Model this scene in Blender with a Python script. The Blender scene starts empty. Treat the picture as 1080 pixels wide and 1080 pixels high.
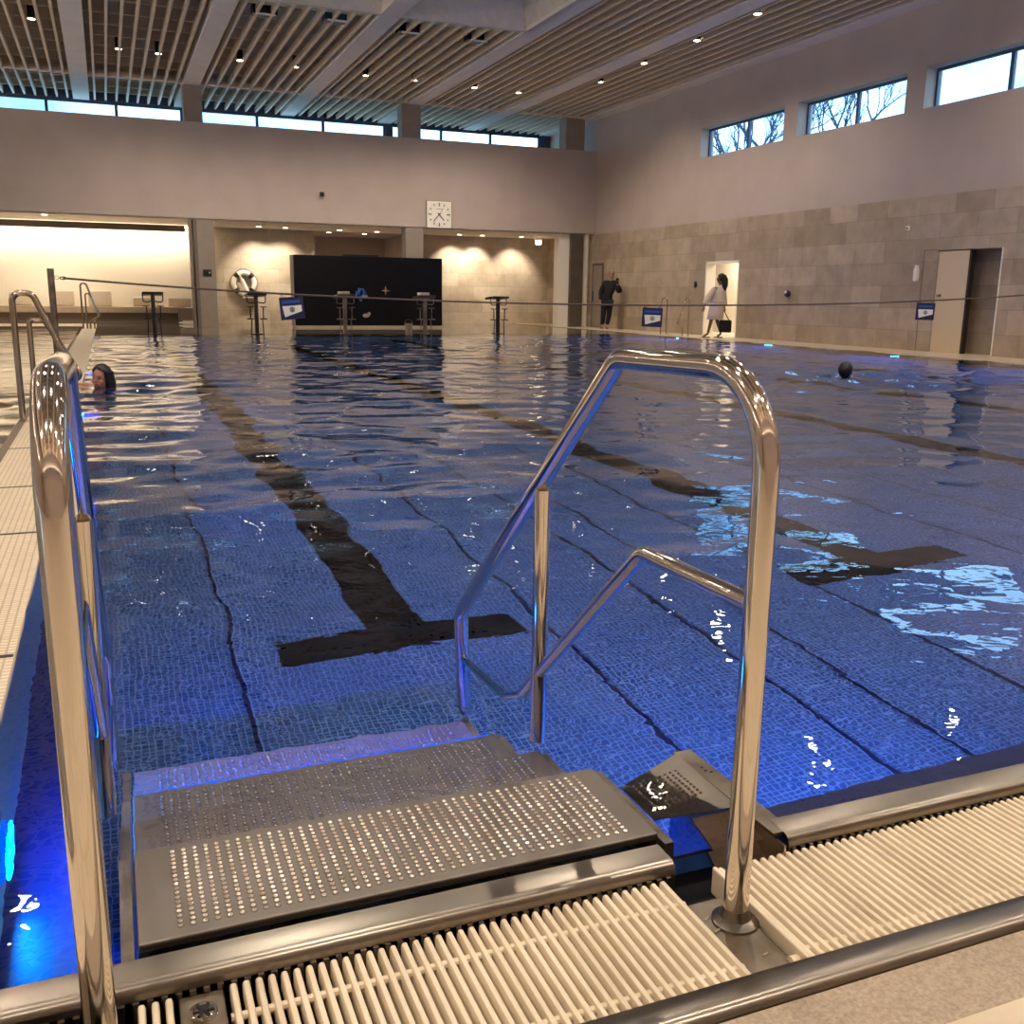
import bpy, bmesh, math, random
import numpy as np
from mathutils import Vector, Matrix
random.seed(7); rng = np.random.RandomState(5)
S = bpy.context.scene
COL = bpy.context.collection
PI = math.pi

# ------------------------------------------------------------------ helpers
class MB:
    """collects simple solids into one mesh"""
    def __init__(s): s.bm = bmesh.new()
    def box(s, x0, x1, y0, y1, z0, z1, m=None):
        r = bmesh.ops.create_cube(s.bm, size=1.0)
        M = Matrix.Translation(((x0+x1)/2, (y0+y1)/2, (z0+z1)/2)) @ Matrix.Diagonal((abs(x1-x0), abs(y1-y0), abs(z1-z0), 1))
        if m: M = m @ M
        bmesh.ops.transform(s.bm, matrix=M, verts=r['verts']); return s
    def rbox(s, x0, x1, y0, y1, z0, z1, b=.01, seg=2, m=None):
        r = bmesh.ops.create_cube(s.bm, size=1.0); vs = r['verts']
        M = Matrix.Translation(((x0+x1)/2, (y0+y1)/2, (z0+z1)/2)) @ Matrix.Diagonal((abs(x1-x0), abs(y1-y0), abs(z1-z0), 1))
        if m: M = m @ M
        bmesh.ops.transform(s.bm, matrix=M, verts=vs)
        es = list({e for v in vs for e in v.link_edges})
        bmesh.ops.bevel(s.bm, geom=es, offset=b, segments=seg, affect='EDGES', profile=.5); return s
    def cyl(s, p0, p1, r0, r1=None, n=16, cap=True):
        p0, p1 = Vector(p0), Vector(p1); r1 = r0 if r1 is None else r1
        d = p1-p0
        r = bmesh.ops.create_cone(s.bm, cap_ends=cap, segments=n, radius1=r0, radius2=r1, depth=d.length)
        M = Matrix.Translation((p0+p1)/2) @ d.to_track_quat('Z', 'Y').to_matrix().to_4x4()
        bmesh.ops.transform(s.bm, matrix=M, verts=r['verts']); return s
    def ball(s, c, r, sx=1, sy=1, sz=1, n=16, m=None):
        q = bmesh.ops.create_uvsphere(s.bm, u_segments=n, v_segments=max(6, n//2), radius=r)
        M = Matrix.Translation(c) @ Matrix.Diagonal((sx, sy, sz, 1))
        if m: M = m @ M
        bmesh.ops.transform(s.bm, matrix=M, verts=q['verts']); return s
    def tube(s, pts, r, n=16, close=False, radii=None, cap=True):
        pts = [Vector(p) for p in pts]; N = len(pts); rings = []
        up = None
        for i, p in enumerate(pts):
            if close: t = (pts[(i+1) % N]-pts[i-1]).normalized()
            else: t = (pts[min(i+1, N-1)]-pts[max(i-1, 0)]).normalized()
            if up is None:
                up = Vector((0, 0, 1)) if abs(t.z) < .9 else Vector((1, 0, 0))
            a = t.cross(up); a = a.normalized() if a.length > 1e-5 else t.orthogonal().normalized()
            b = a.cross(t).normalized(); up = b
            rr = radii[i] if radii else r
            rings.append([s.bm.verts.new(p+(a*math.cos(2*PI*k/n)+b*math.sin(2*PI*k/n))*rr) for k in range(n)])
        for i in range(N if close else N-1):
            A, B = rings[i], rings[(i+1) % N]
            for k in range(n): s.bm.faces.new((A[k], A[(k+1) % n], B[(k+1) % n], B[k]))
        if not close and cap:
            s.bm.faces.new(rings[0]); s.bm.faces.new(rings[-1])
        return s
    def prism(s, poly, axis, a, b):
        """poly: 2D points extruded along axis from a to b"""
        def P(u, v, w): return {'x': (w, u, v), 'y': (u, w, v), 'z': (u, v, w)}[axis]
        A = [s.bm.verts.new(P(u, v, a)) for u, v in poly]; B = [s.bm.verts.new(P(u, v, b)) for u, v in poly]
        n = len(poly); s.bm.faces.new(A); s.bm.faces.new(B)
        for i in range(n): s.bm.faces.new((A[i], A[(i+1) % n], B[(i+1) % n], B[i]))
        return s
    def lathe(s, prof, c=(0, 0, 0), n=24, m=None, cap=True):
        rings = []
        for r, z in prof:
            rings.append([s.bm.verts.new((c[0]+r*math.cos(2*PI*k/n), c[1]+r*math.sin(2*PI*k/n), c[2]+z)) for k in range(n)])
        for A, B in zip(rings, rings[1:]):
            for k in range(n): s.bm.faces.new((A[k], A[(k+1) % n], B[(k+1) % n], B[k]))
        if cap: s.bm.faces.new(rings[0]); s.bm.faces.new(rings[-1])
        if m: bmesh.ops.transform(s.bm, matrix=m, verts=[v for R in rings for v in R])
        return s
    def build(s, name, mat, parent=None, smooth=False, angle=None):
        bmesh.ops.recalc_face_normals(s.bm, faces=s.bm.faces)
        me = bpy.data.meshes.new(name); s.bm.to_mesh(me); s.bm.free()
        o = bpy.data.objects.new(name, me); COL.objects.link(o)
        if mat: me.materials.append(mat)
        if smooth:
            me.polygons.foreach_set('use_smooth', [True]*len(me.polygons))
            try: me.set_sharp_from_angle(angle=math.radians(angle or 40))
            except Exception: pass
        if parent: o.parent = parent
        return o
def tag(o, label=None, cat=None, group=None, kind=None):
    if label: o['label'] = label
    if cat: o['category'] = cat
    if group: o['group'] = group
    if kind: o['kind'] = kind
    return o
def struct(o, label=None): o['kind'] = 'structure'; (label and o.__setitem__('label', label)); return o
def empty(name, loc=(0, 0, 0), rz=0, **k):
    o = bpy.data.objects.new(name, None); COL.objects.link(o); o.location = loc; o.rotation_euler.z = rz
    o.empty_display_size = .1; tag(o, **k); return o
def kids(o): return [c for c in bpy.data.objects if c.parent == o]
def copy_tree(o, parent=None):
    c = o.copy(); COL.objects.link(c)
    if parent: c.parent = parent
    for ch in kids(o): copy_tree(ch, c)
    return c
def arc(p0, pc, p1, r, n=8):
    """rounded corner at pc between p0 and p1"""
    p0, pc, p1 = Vector(p0), Vector(pc), Vector(p1)
    a = (p0-pc).normalized(); b = (p1-pc).normalized(); ang = a.angle(b)
    t = r/math.tan(ang/2); A = pc+a*t; B = pc+b*t
    cen = pc+(a+b).normalized()*(r/math.sin(ang/2)); out = []
    va, vb = A-cen, B-cen; th = va.angle(vb)
    for i in range(n+1):
        f = i/n; out.append(cen+(va*math.sin((1-f)*th)+vb*math.sin(f*th))/math.sin(th))
    return out
def round_path(pts, rs):
    out = [Vector(pts[0])]
    for i in range(1, len(pts)-1):
        out += arc(pts[i-1], pts[i], pts[i+1], rs[i-1])
    out.append(Vector(pts[-1])); return out

# ------------------------------------------------------------------ materials
def srgb(r, g, b):
    return tuple(((c/255)/12.92 if c/255 <= .04045 else ((c/255+.055)/1.055)**2.4) for c in (r, g, b))+(1,)
class NT:
    def __init__(s, name):
        s.m = bpy.data.materials.new(name); s.m.use_nodes = True; s.t = s.m.node_tree
        s.t.nodes.clear(); s.out = s.n('ShaderNodeOutputMaterial')
    def n(s, t, **k):
        q = s.t.nodes.new(t)
        for a, b in k.items():
            if a.startswith('_'): setattr(q, a[1:], b)
            else: q.inputs[a.replace('__', ' ')].default_value = b
        return q
    def l(s, a, b): s.t.links.new(a, b)
def pbr(name, col, rough=.5, metal=0, noise=None, bump=None, coords='Object', col2=None, spec=None):
    N = NT(name); p = N.n('ShaderNodeBsdfPrincipled'); p.inputs['Roughness'].default_value = rough
    p.inputs['Metallic'].default_value = metal
    if spec is not None: p.inputs['Specular IOR Level'].default_value = spec
    N.l(p.outputs[0], N.out.inputs[0]); tc = N.n('ShaderNodeTexCoord')
    if noise:
        nz = N.n('ShaderNodeTexNoise'); nz.inputs['Scale'].default_value = noise; nz.inputs['Detail'].default_value = 6
        N.l(tc.outputs[coords], nz.inputs['Vector'])
        cr = N.n('ShaderNodeValToRGB'); cr.color_ramp.elements[0].position = .3; cr.color_ramp.elements[1].position = .7
        cr.color_ramp.elements[0].color = col; cr.color_ramp.elements[1].color = col2 or col
        N.l(nz.outputs[0], cr.inputs[0]); N.l(cr.outputs[0], p.inputs['Base Color'])
    else: p.inputs['Base Color'].default_value = col
    if bump:
        nb = N.n('ShaderNodeTexNoise'); nb.inputs['Scale'].default_value = bump[0]; nb.inputs['Detail'].default_value = 4
        N.l(tc.outputs[coords], nb.inputs['Vector'])
        b = N.n('ShaderNodeBump'); b.inputs['Strength'].default_value = bump[1]; b.inputs['Distance'].default_value = bump[2]
        N.l(nb.outputs[0], b.inputs['Height']); N.l(b.outputs[0], p.inputs['Normal'])
    return N.m
def emit(name, col, s):
    N = NT(name); e = N.n('ShaderNodeEmission'); e.inputs[0].default_value = col; e.inputs[1].default_value = s
    N.l(e.outputs[0], N.out.inputs[0]); return N.m
def tiles(name, c1, c2, mortar, w, h, plane='xz', rough=.5, ms=.006, bump=.3, off=.5, nscale=3.0, namt=.35, bias=0, spec=.5):
    """brick pattern laid in object space on a plane; tiny stone mottling on top"""
    N = NT(name); p = N.n('ShaderNodeBsdfPrincipled'); p.inputs['Roughness'].default_value = rough; p.inputs['Specular IOR Level'].default_value = spec
    N.l(p.outputs[0], N.out.inputs[0]); tc = N.n('ShaderNodeTexCoord')
    sp = N.n('ShaderNodeSeparateXYZ'); N.l(tc.outputs['Object'], sp.inputs[0]); cb = N.n('ShaderNodeCombineXYZ')
    N.l(sp.outputs['XYZ'.index(plane[0].upper())], cb.inputs[0]); N.l(sp.outputs['XYZ'.index(plane[1].upper())], cb.inputs[1])
    br = N.n('ShaderNodeTexBrick'); br.offset = off; br.offset_frequency = 2
    br.inputs['Scale'].default_value = 1; br.inputs['Brick Width'].default_value = w; br.inputs['Row Height'].default_value = h
    br.inputs['Mortar Size'].default_value = ms; br.inputs['Mortar Smooth'].default_value = .1; br.inputs['Bias'].default_value = bias
    br.inputs['Color1'].default_value = c1; br.inputs['Color2'].default_value = c2; br.inputs['Mortar'].default_value = mortar
    N.l(cb.outputs[0], br.inputs['Vector'])
    nz = N.n('ShaderNodeTexNoise'); nz.inputs['Scale'].default_value = nscale; nz.inputs['Detail'].default_value = 8; nz.inputs['Roughness'].default_value = .65
    N.l(tc.outputs['Object'], nz.inputs['Vector'])
    mp = N.n('ShaderNodeMapRange'); mp.inputs['From Min'].default_value = .25; mp.inputs['From Max'].default_value = .75
    mp.inputs['To Min'].default_value = 1-namt; mp.inputs['To Max'].default_value = 1+namt
    N.l(nz.outputs[0], mp.inputs[0])
    mx = N.n('ShaderNodeVectorMath'); mx.operation = 'SCALE'; N.l(br.outputs[0], mx.inputs[0]); N.l(mp.outputs[0], mx.inputs['Scale'])
    N.l(mx.outputs[0], p.inputs['Base Color'])
    if bump:
        b = N.n('ShaderNodeBump'); b.inputs['Strength'].default_value = bump; b.inputs['Distance'].default_value = .004; b.invert = True
        N.l(br.outputs['Fac'], b.inputs['Height']); N.l(b.outputs[0], p.inputs['Normal'])
    return N.m
M = {}
M['plaster'] = pbr('plaster', srgb(186, 170, 158), .85, noise=1.2, col2=srgb(178, 162, 150), bump=(60, .15, .004))
M['plaster_white'] = pbr('white_plaster', srgb(236, 226, 208), .8, bump=(50, .1, .003))
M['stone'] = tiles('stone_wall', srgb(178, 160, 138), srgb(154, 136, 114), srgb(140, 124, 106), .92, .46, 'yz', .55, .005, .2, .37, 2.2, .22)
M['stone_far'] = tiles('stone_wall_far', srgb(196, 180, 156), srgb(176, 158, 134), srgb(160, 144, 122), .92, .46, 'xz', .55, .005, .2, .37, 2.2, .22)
M['stone_dark'] = pbr('dark_stone', srgb(96, 82, 70), .5, noise=3, col2=srgb(80, 68, 58))
M['pillar'] = pbr('pillar_plaster', srgb(150, 135, 122), .8, noise=4, col2=srgb(140, 126, 112))
M['wood'] = pbr('slat_wood', srgb(232, 206, 174), .6, noise=8, col2=srgb(222, 194, 160))
M['beam'] = pbr('beam', srgb(232, 220, 206), .8, noise=3, col2=srgb(226, 212, 198))
M['roofdeck'] = pbr('roof_deck', srgb(38, 32, 30), .9)
M['skylight_wall'] = pbr('skylight_plaster', srgb(225, 212, 196), .9, noise=5, col2=srgb(210, 198, 182), bump=(18, .5, .03))
M['chrome'] = pbr('polished_steel', srgb(222, 214, 204), .085, 1.0, bump=(9, .04, .004))
M['steel'] = pbr('brushed_steel', srgb(146, 138, 128), .28, 1.0, noise=7, col2=srgb(128, 120, 110), bump=(140, .05, .001))
M['dimple'] = pbr('dimple_highlight', srgb(232, 226, 216), .24, 1.0)  # highlights painted in: paler than the tread steel
M['tread'] = pbr('tread_steel', srgb(132, 124, 116), .42, .7, noise=5, col2=srgb(118, 110, 102))
M['steel_mirror'] = pbr('sheet_steel', srgb(196, 186, 172), .12, 1.0, noise=6, col2=srgb(176, 166, 152), bump=(6, .15, .003))
M['steel_dull'] = pbr('stained_steel', srgb(158, 146, 130), .36, 1.0, noise=12, col2=srgb(110, 98, 84), bump=(40, .2, .002))
M['grate'] = pbr('grate_plastic', srgb(226, 212, 188), .42, noise=6, col2=srgb(214, 198, 172))
M['dark'] = pbr('void_shade', srgb(14, 16, 24), .6)  # near-black colour in place of shade in gaps and hollows
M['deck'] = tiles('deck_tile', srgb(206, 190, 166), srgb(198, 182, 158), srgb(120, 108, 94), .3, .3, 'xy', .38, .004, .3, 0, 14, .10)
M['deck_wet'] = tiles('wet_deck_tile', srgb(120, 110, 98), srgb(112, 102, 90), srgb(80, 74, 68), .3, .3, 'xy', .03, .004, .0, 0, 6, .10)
M['strip'] = tiles('divider_tile', srgb(224, 210, 186), srgb(216, 200, 176), srgb(178, 160, 138), .025, .025, 'xy', .35, .003, .4, 0, 10, .06)
M['kerb'] = pbr('kerb_stone', srgb(176, 158, 136), .5, noise=160, col2=srgb(140, 124, 106), bump=(180, .2, .002))
M['navy'] = tiles('navy_tile', srgb(14, 34, 92), srgb(12, 30, 84), srgb(10, 22, 60), .025, .025, 'yz', .25, .002, .2, 0, 4, .1)
M['navy2'] = pbr('navy_ledge', srgb(14, 34, 92), .3)
M['black_line'] = tiles('black_lane_tile', srgb(3, 4, 9), srgb(5, 5, 11), srgb(8, 9, 16), .025, .025, 'xy', .25, .002, .2, 0, 4, .1, spec=0)
M['seam'] = pbr('dark_joint', srgb(12, 22, 60), .5)
M['black'] = pbr('black_plastic', srgb(16, 15, 16), .4)
M['dark_metal'] = pbr('dark_grey_metal', srgb(62, 56, 52), .35, .6)
M['screen'] = pbr('black_screen', srgb(5, 6, 12), .22, spec=.25)
M['white'] = pbr('white_paint', srgb(238, 230, 214), .4)
M['cream'] = pbr('cream_cushion', srgb(214, 198, 172), .7)
M['bench'] = pbr('bench_stone', srgb(182, 164, 142), .6, noise=6, col2=srgb(170, 152, 130))
M['bench_dark'] = pbr('bench_base', srgb(110, 96, 82), .6)
M['door'] = pbr('door_paint', srgb(206, 186, 152), .5)
M['blue_sign'] = pbr('blue_sign', srgb(20, 44, 110), .4)
M['blue_border'] = pbr('navy_border', srgb(12, 22, 58), .5)
M['mark_blue'] = pbr('blue_mark', srgb(60, 100, 190), .5)
M['orange'] = pbr('grey_orange', srgb(170, 120, 80), .5)
M['rope'] = pbr('rope', srgb(92, 72, 62), .8)
M['frame'] = pbr('window_frame', srgb(72, 84, 110), .4, .3)
M['skin'] = pbr('skin', srgb(176, 124, 96), .5)
M['skin_dark'] = pbr('tanned_skin', srgb(120, 84, 64), .5)
M['hair'] = pbr('dark_hair', srgb(16, 12, 12), .45)
M['grey_hair'] = pbr('grey_hair', srgb(150, 132, 112), .6)
M['black_cloth'] = pbr('black_cloth', srgb(15, 16, 24), .85)
M['robe'] = pbr('white_robe', srgb(216, 200, 176), .9, bump=(25, .4, .02))
M['blue_cloth'] = pbr('blue_swimwear', srgb(20, 60, 190), .6)
M['bark'] = pbr('bark', srgb(70, 78, 96), .9)
M['lamp'] = emit('lamp_glow', (1, .85, .66, 1), 40)
M['lamp_small'] = emit('small_lamp_glow', (1, .82, .58, 1), 14)
M['lamp_up'] = emit('fill_uplight_glow', (1, .85, .66, 1), 3)  # glow of the added fill uplights
M['pool_strip'] = emit('blue_strip_glow', (0, .10, 1, 1), 1.6)
M['cove'] = emit('cove_glow', (1, .88, .70, 1), 6)
M['pool_lamp'] = emit('pool_lamp_glow', (.0, .13, 1, 1), 1.1)

# floor of the pool: fine mosaic with pale glittering tesserae
def mosaic():
    N = NT('pool_mosaic'); p = N.n('ShaderNodeBsdfPrincipled'); p.inputs['Roughness'].default_value = .5; p.inputs['Specular IOR Level'].default_value = .1
    N.l(p.outputs[0], N.out.inputs[0]); tc = N.n('ShaderNodeTexCoord')
    br = N.n('ShaderNodeTexBrick'); br.offset = 0.0
    for k, v in {'Scale': 1, 'Brick Width': .022, 'Row Height': .022, 'Mortar Size': .0024, 'Mortar Smooth': .2, 'Bias': -.1}.items(): br.inputs[k].default_value = v
    br.inputs['Color1'].default_value = srgb(34, 62, 102); br.inputs['Color2'].default_value = srgb(44, 74, 116)
    br.inputs['Mortar'].default_value = srgb(92, 120, 158)
    N.l(tc.outputs['Object'], br.inputs['Vector'])
    nz = N.n('ShaderNodeTexNoise'); nz.inputs['Scale'].default_value = .9; nz.inputs['Detail'].default_value = 3
    N.l(tc.outputs['Object'], nz.inputs['Vector'])
    mp = N.n('ShaderNodeMapRange'); mp.inputs['To Min'].default_value = .7; mp.inputs['To Max'].default_value = 1.3
    N.l(nz.outputs[0], mp.inputs[0])
    mx = N.n('ShaderNodeVectorMath'); mx.operation = 'SCALE'; N.l(br.outputs[0], mx.inputs[0]); N.l(mp.outputs[0], mx.inputs['Scale'])
    N.l(mx.outputs[0], p.inputs['Base Color']); return N.m
M['mosaic'] = mosaic()
def water_mat():
    N = NT('water'); p = N.n('ShaderNodeBsdfGlass'); p.inputs['IOR'].default_value = 1.333; p.inputs['Roughness'].default_value = 0
    p.inputs['Color'].default_value = (1, 1, 1, 1)
    tc = N.n('ShaderNodeTexCoord')
    n1 = N.n('ShaderNodeTexNoise'); n1.inputs['Scale'].default_value = 9; n1.inputs['Detail'].default_value = 2; n1.inputs['Distortion'].default_value = .4
    mpn = N.n('ShaderNodeMapping'); mpn.inputs['Scale'].default_value = (1, 1.25, 1)
    N.l(tc.outputs['Object'], mpn.inputs[0]); N.l(mpn.outputs[0], n1.inputs['Vector'])
    b = N.n('ShaderNodeBump'); b.inputs['Strength'].default_value = 1; b.inputs['Distance'].default_value = .0015
    N.l(n1.outputs[0], b.inputs['Height']); N.l(b.outputs[0], p.inputs['Normal'])
    N.l(p.outputs[0], N.out.inputs[0]); return N.m
M['water'] = water_mat()
def pane(nm='window_glass', tc=(.93, .96, 1, 1), fac=.06):
    N = NT(nm); a = N.n('ShaderNodeBsdfTransparent'); a.inputs[0].default_value = tc
    g = N.n('ShaderNodeBsdfGlossy'); g.inputs['Roughness'].default_value = .02
    m = N.n('ShaderNodeMixShader'); m.inputs[0].default_value = .06
    N.l(a.outputs[0], m.inputs[1]); N.l(g.outputs[0], m.inputs[2]); N.l(m.outputs[0], N.out.inputs[0]); return N.m
M['glass'] = pane()
M['dim_glass'] = pane('dimming_glass', (.30, .24, .20, 1), .1)  # made-up tint that dims and neutralises the skylight's daylight

# ------------------------------------------------------------------ camera
yaw, pitch, roll = math.radians(22.171), math.radians(12.378), math.radians(.758)
cy, sy, cp, sp = math.cos(yaw), math.sin(yaw), math.cos(pitch), math.sin(pitch)
F = Vector((sy*cp, cy*cp, -sp)); R0 = Vector((cy, -sy, 0)); U0 = R0.cross(F)
R = math.cos(roll)*R0+math.sin(roll)*U0; U = -math.sin(roll)*R0+math.cos(roll)*U0
cam = bpy.data.cameras.new('camera'); co = bpy.data.objects.new('camera', cam); COL.objects.link(co)
cam.sensor_width = 36; cam.lens = 1036.1/1080*36; cam.clip_start = .05; cam.clip_end = 300
co.matrix_world = Matrix(((R.x, U.x, -F.x, 0), (R.y, U.y, -F.y, 0), (R.z, U.z, -F.z, 1.05), (0, 0, 0, 1)))
S.camera = co
S.view_settings.view_transform = 'Standard'; S.view_settings.look = 'None'; S.view_settings.gamma = 1
S.view_settings.exposure = -0.13; S.view_settings.use_curve_mapping = False

# ------------------------------------------------------------------ world: pale winter sky with cloud
w = bpy.data.worlds.new('sky'); S.world = w; w.use_nodes = True; t = w.node_tree; t.nodes.clear()
wo = t.nodes.new('ShaderNodeOutputWorld'); bg = t.nodes.new('ShaderNodeBackground'); t.links.new(bg.outputs[0], wo.inputs[0])
tc = t.nodes.new('ShaderNodeTexCoord'); nz = t.nodes.new('ShaderNodeTexNoise'); nz.inputs['Scale'].default_value = 3.2; nz.inputs['Detail'].default_value = 6
cr = t.nodes.new('ShaderNodeValToRGB'); cr.color_ramp.elements[0].position = .42; cr.color_ramp.elements[1].position = .6
cr.color_ramp.elements[0].color = (.55, 1.35, 2.3, 1); cr.color_ramp.elements[1].color = (2.2, 3.6, 4.6, 1)
t.links.new(tc.outputs['Generated'], nz.inputs['Vector']); t.links.new(nz.outputs[0], cr.inputs[0]); t.links.new(cr.outputs[0], bg.inputs[0])
bg.inputs[1].default_value = 1.3

# ================================================================== SETTING
XL, XR = -9.0, 15.5           # room
YN, YB = -5.0, 34.8
PL, PR, PN, PF = -.31, 14.1, 1.43, 25.1   # pool
WZ, DZ, FZ = .05, .06, -.93   # water, deck, pool floor
ZS, ZF, ZC = 3.13, 5.8, 6.8   # stone top / soffit, fascia top, ceiling

# pool shell
struct(MB().box(PL-.2, PR+.2, PN-.6, PF+.2, FZ-.2, FZ).build('floor_pool', M['mosaic']))
struct(MB().box(PL-.10, PL, PN-.5, PF, FZ, DZ-.012).build('wall_pool_left', M['navy']))
struct(MB().box(PR, PR+.1, PN-.5, PF, FZ, DZ-.012).build('wall_pool_right', M['navy']))
struct(MB().box(PL, PR, PF, PF+.1, FZ, DZ-.012).build('wall_pool_far', M['navy']))
struct(MB().box(PL, .878, PN-.064, PN-.03, FZ, WZ-.02).box(1.14, PR, PN-.064, PN-.03, FZ, WZ-.02).build('wall_pool_near', M['steel_dull']))
struct(MB().box(.868, 1.10, 1.30, 1.445, FZ, -.03).build('trim_15', M['dark']), 'near-black block painting in the shade between the two pool lips')  # near-black block fills the niche as painted shade
struct(MB().box(1.14, PR, PN-.03, PN+.29, -.34, -.30).build('trim_1', M['navy2']), 'dark blue rest ledge along the near pool wall under water')
struct(MB().box(PL, PL+.2, 1.5, PF, -.62, -.58).build('trim_2', M['navy2']), 'dark blue ledge along the left pool wall under water')
# lane lines with T ends (each its own inlay)
for i, x in enumerate((1.02, 3.43, 6.25, 8.8, 11.4)):
    m = MB().box(x-.125, x+.125, 3.55, PF-2, FZ, FZ+.004).box(x-.5, x+.5, 3.53, 3.76, FZ, FZ+.005)
    tag(m.build('lane_line', M['black_line']), ['black lane line with T end, leftmost on the pool floor beside the stairs', 'black lane line with T end, second from the left on the pool floor', 'black lane line on the pool floor, third from the left', 'black lane line on the pool floor, fourth from the left', 'black lane line on the pool floor, nearest the right wall'][i], 'lane line', 'black lane lines on the pool floor')
m = MB()
for x in (.36, 1.62, 2.17, 2.45, 2.95, 4.2, 4.8, 5.4, 7.1, 7.9, 9.8, 12.3):
    m.box(x-.009, x+.009, PN, PF, FZ, FZ+.002)
struct(m.build('trim_3', M['seam']), 'dark expansion joints of the pool floor')

# decks
struct(MB().box(PR, XR+1.2, YN, YB+.5, -1.2, DZ-.003).box(PR-.02, PR, PN-.4, PF, DZ-.02, DZ).build('floor', M['deck']))
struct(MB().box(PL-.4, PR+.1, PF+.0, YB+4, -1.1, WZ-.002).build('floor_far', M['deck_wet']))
struct(MB().box(XL, PL, 31.2, YB+.4, -1.1, WZ).build('floor_left', M['deck']))
struct(MB().box(XL, PR+.1, YN, .884, -1.1, DZ-.012).build('floor_near', M['deck']))
# divider strip between the pools: mosaic tiles, dark cross joints, dark gutter
struct(MB().rbox(-.64, PL+.012, .905, YB-3.2, -.9, DZ, .006).build('floor_divider', M['strip']))
m = MB()
for y in (2.9, 4.45, 5.55, 6.95, 8.4, 9.9): m.box(-.64, PL+.005, y-.011, y+.011, DZ-.003, DZ+.0015)
struct(m.build('trim_4', M['dark_metal']), 'dark cross joints in the divider strip')
struct(MB().box(-.70, -.64, .905, YB-3.2, -.9, DZ-.015).build('trim_5', M['bench_dark']), 'dark gutter on the left of the divider strip')
struct(MB().box(XL, -.7, .9, 31.2, -1.1, -.9).build('floor_left_pool', pbr('pale_pool_floor', srgb(196, 186, 168), .5)))

# near edge: steel lip pieces, coping, kerb
def lip(x0, x1, no, end=None):
    m = MB(); prof = [(1.366, -.06), (1.366, .040), (1.369, .047), (1.375, .052), (1.385, .0545), (1.43, .0555), (1.436, .050), (1.436, -.10), (1.40, -.10)]
    m.prism(prof, 'x', x0, x1)
    n = int((x1-x0)/.02)
    for k in range(n):
        x = x0+.01+k*.02; m.box(x-.0045, x+.0045, 1.360, 1.37, -.04, .030)
    return struct(m.build('trim_%d' % no, M['steel'], smooth=True, angle=35), 'brushed steel overflow lip at the pool edge')
lip(-.6, .885, 6); lip(1.135, PR, 7)
# gutter channel and stained steel floor below the grates
struct(MB().box(-.6, PR, 1.068, 1.073, -.25, .03).box(-.6, PR, 1.05, 1.36, -.26, -.24).build('trim_8', M['dark']), 'dark gutter channel under the grates')
m = MB(); m.prism([(1.074, .02), (1.074, .046), (1.070, .050), (1.03, .053), (1.018, .050), (1.012, .04), (1.010, .02), (1.010, -.05), (1.074, -.05)], 'x', -.6, PR)
struct(m.build('trim_9', M['steel'], smooth=True, angle=50), 'rounded steel coping on the near side of the grates')
struct(MB().box(-.6, PR, .885, 1.009, -.1, .040).build('trim_10', M['kerb']), 'speckled kerb stone beside the steel coping')

# ---- near grates
def grate(x0, x1, label, endcap=False, n_cross=(1.12, 1.295)):
    root = empty('gutter_grate', ((x0+x1)/2, 1.21, -.02), label=label, cat='grate', group='gutter grates along the near pool edge')
    inv = Matrix.Translation((-(x0+x1)/2, -1.21, .02))
    m = MB(); n = int((x1-x0)/.0187)
    st = (x1-x0)/n
    for k in range(n):
        x = x0+st*(k+.5)
        r = .0056
        m.prism([(x-r, .0), (x-r, .025), (x-r*.7, .0295), (x, .031), (x+r*.7, .0295), (x+r, .025), (x+r, .0)], 'y', 1.077, 1.356)
    o = m.build('slats', M['grate'], root, smooth=True, angle=45); o.data.transform(inv)
    for yy in n_cross:
        m = MB(); m.cyl((x0, yy, .0195), (x1, yy, .0195), .0065, n=8)
        o = m.build('cross_rod', M['grate'], root, smooth=True); o.data.transform(inv)
    if endcap:
        m = MB(); m.rbox(x0-.006, x0+.0025, 1.077, 1.359, -.02, .034, .003); o = m.build('side_bar', M['grate'], root); o.data.transform(inv)
        m = MB(); m.cyl((x0-.02, 1.11, .012), (x0+.005, 1.11, .012), .0105, n=14); o = m.build('rod_end', M['grate'], root, smooth=True); o.data.transform(inv)
    return root
grate(.098, .862, 'cream slatted gutter grate in front of the perforated steps, between plug plate and right handrail')
grate(-.032, .025, 'short piece of cream gutter grate left of the round plug plate')
grate(.965, 2.6, 'cream slatted gutter grate right of the right handrail', endcap=True, n_cross=(1.12,))
# plug plate
root = empty('plug_plate', (.061, 1.22, .0), label='small square steel plate with a round slotted plug, between the gutter grates', cat='plate')
MB().rbox(-.032, .032, -.15, .14, .012, .024, .003).build('plate', M['steel_dull'], root)
m = MB(); m.lathe([(.021, .024), (.021, .0275), (.018, .0285), (0.002, .0275)], c=(0, .095, 0), n=28); o = m.build('plug', M['chrome'], root, smooth=True)
m = MB()
for k in range(6):
    a = k*PI/3; m.cyl((0, .095, .0285), (.015*math.cos(a), .095+.015*math.sin(a), .0285), .0014, .003, n=6)
m.build('slots', M['dark'], o)
# steel base plate carrying the right handrail, with scraps of litter
root = empty('rail_base_plate', (.908, 1.2, 0), label='stained steel plate under the foot of the right handrail', cat='plate')
MB().box(-.040, .044, -.145, .10, .004, .012).build('plate', M['steel_dull'], root)
m = MB()
for k, (a, b) in enumerate(((.02, -.105), (.0, -.06), (-.015, .03), (.01, .06), (.024, -.085))):
    m.rbox(a-.008, a+.007, b-.002, b+.0025, .012, .0145, .001, 1, Matrix.Rotation(.2*k, 4, 'Z'))
tag(m.build('grit', M['kerb'], root), kind='stuff')

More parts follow.
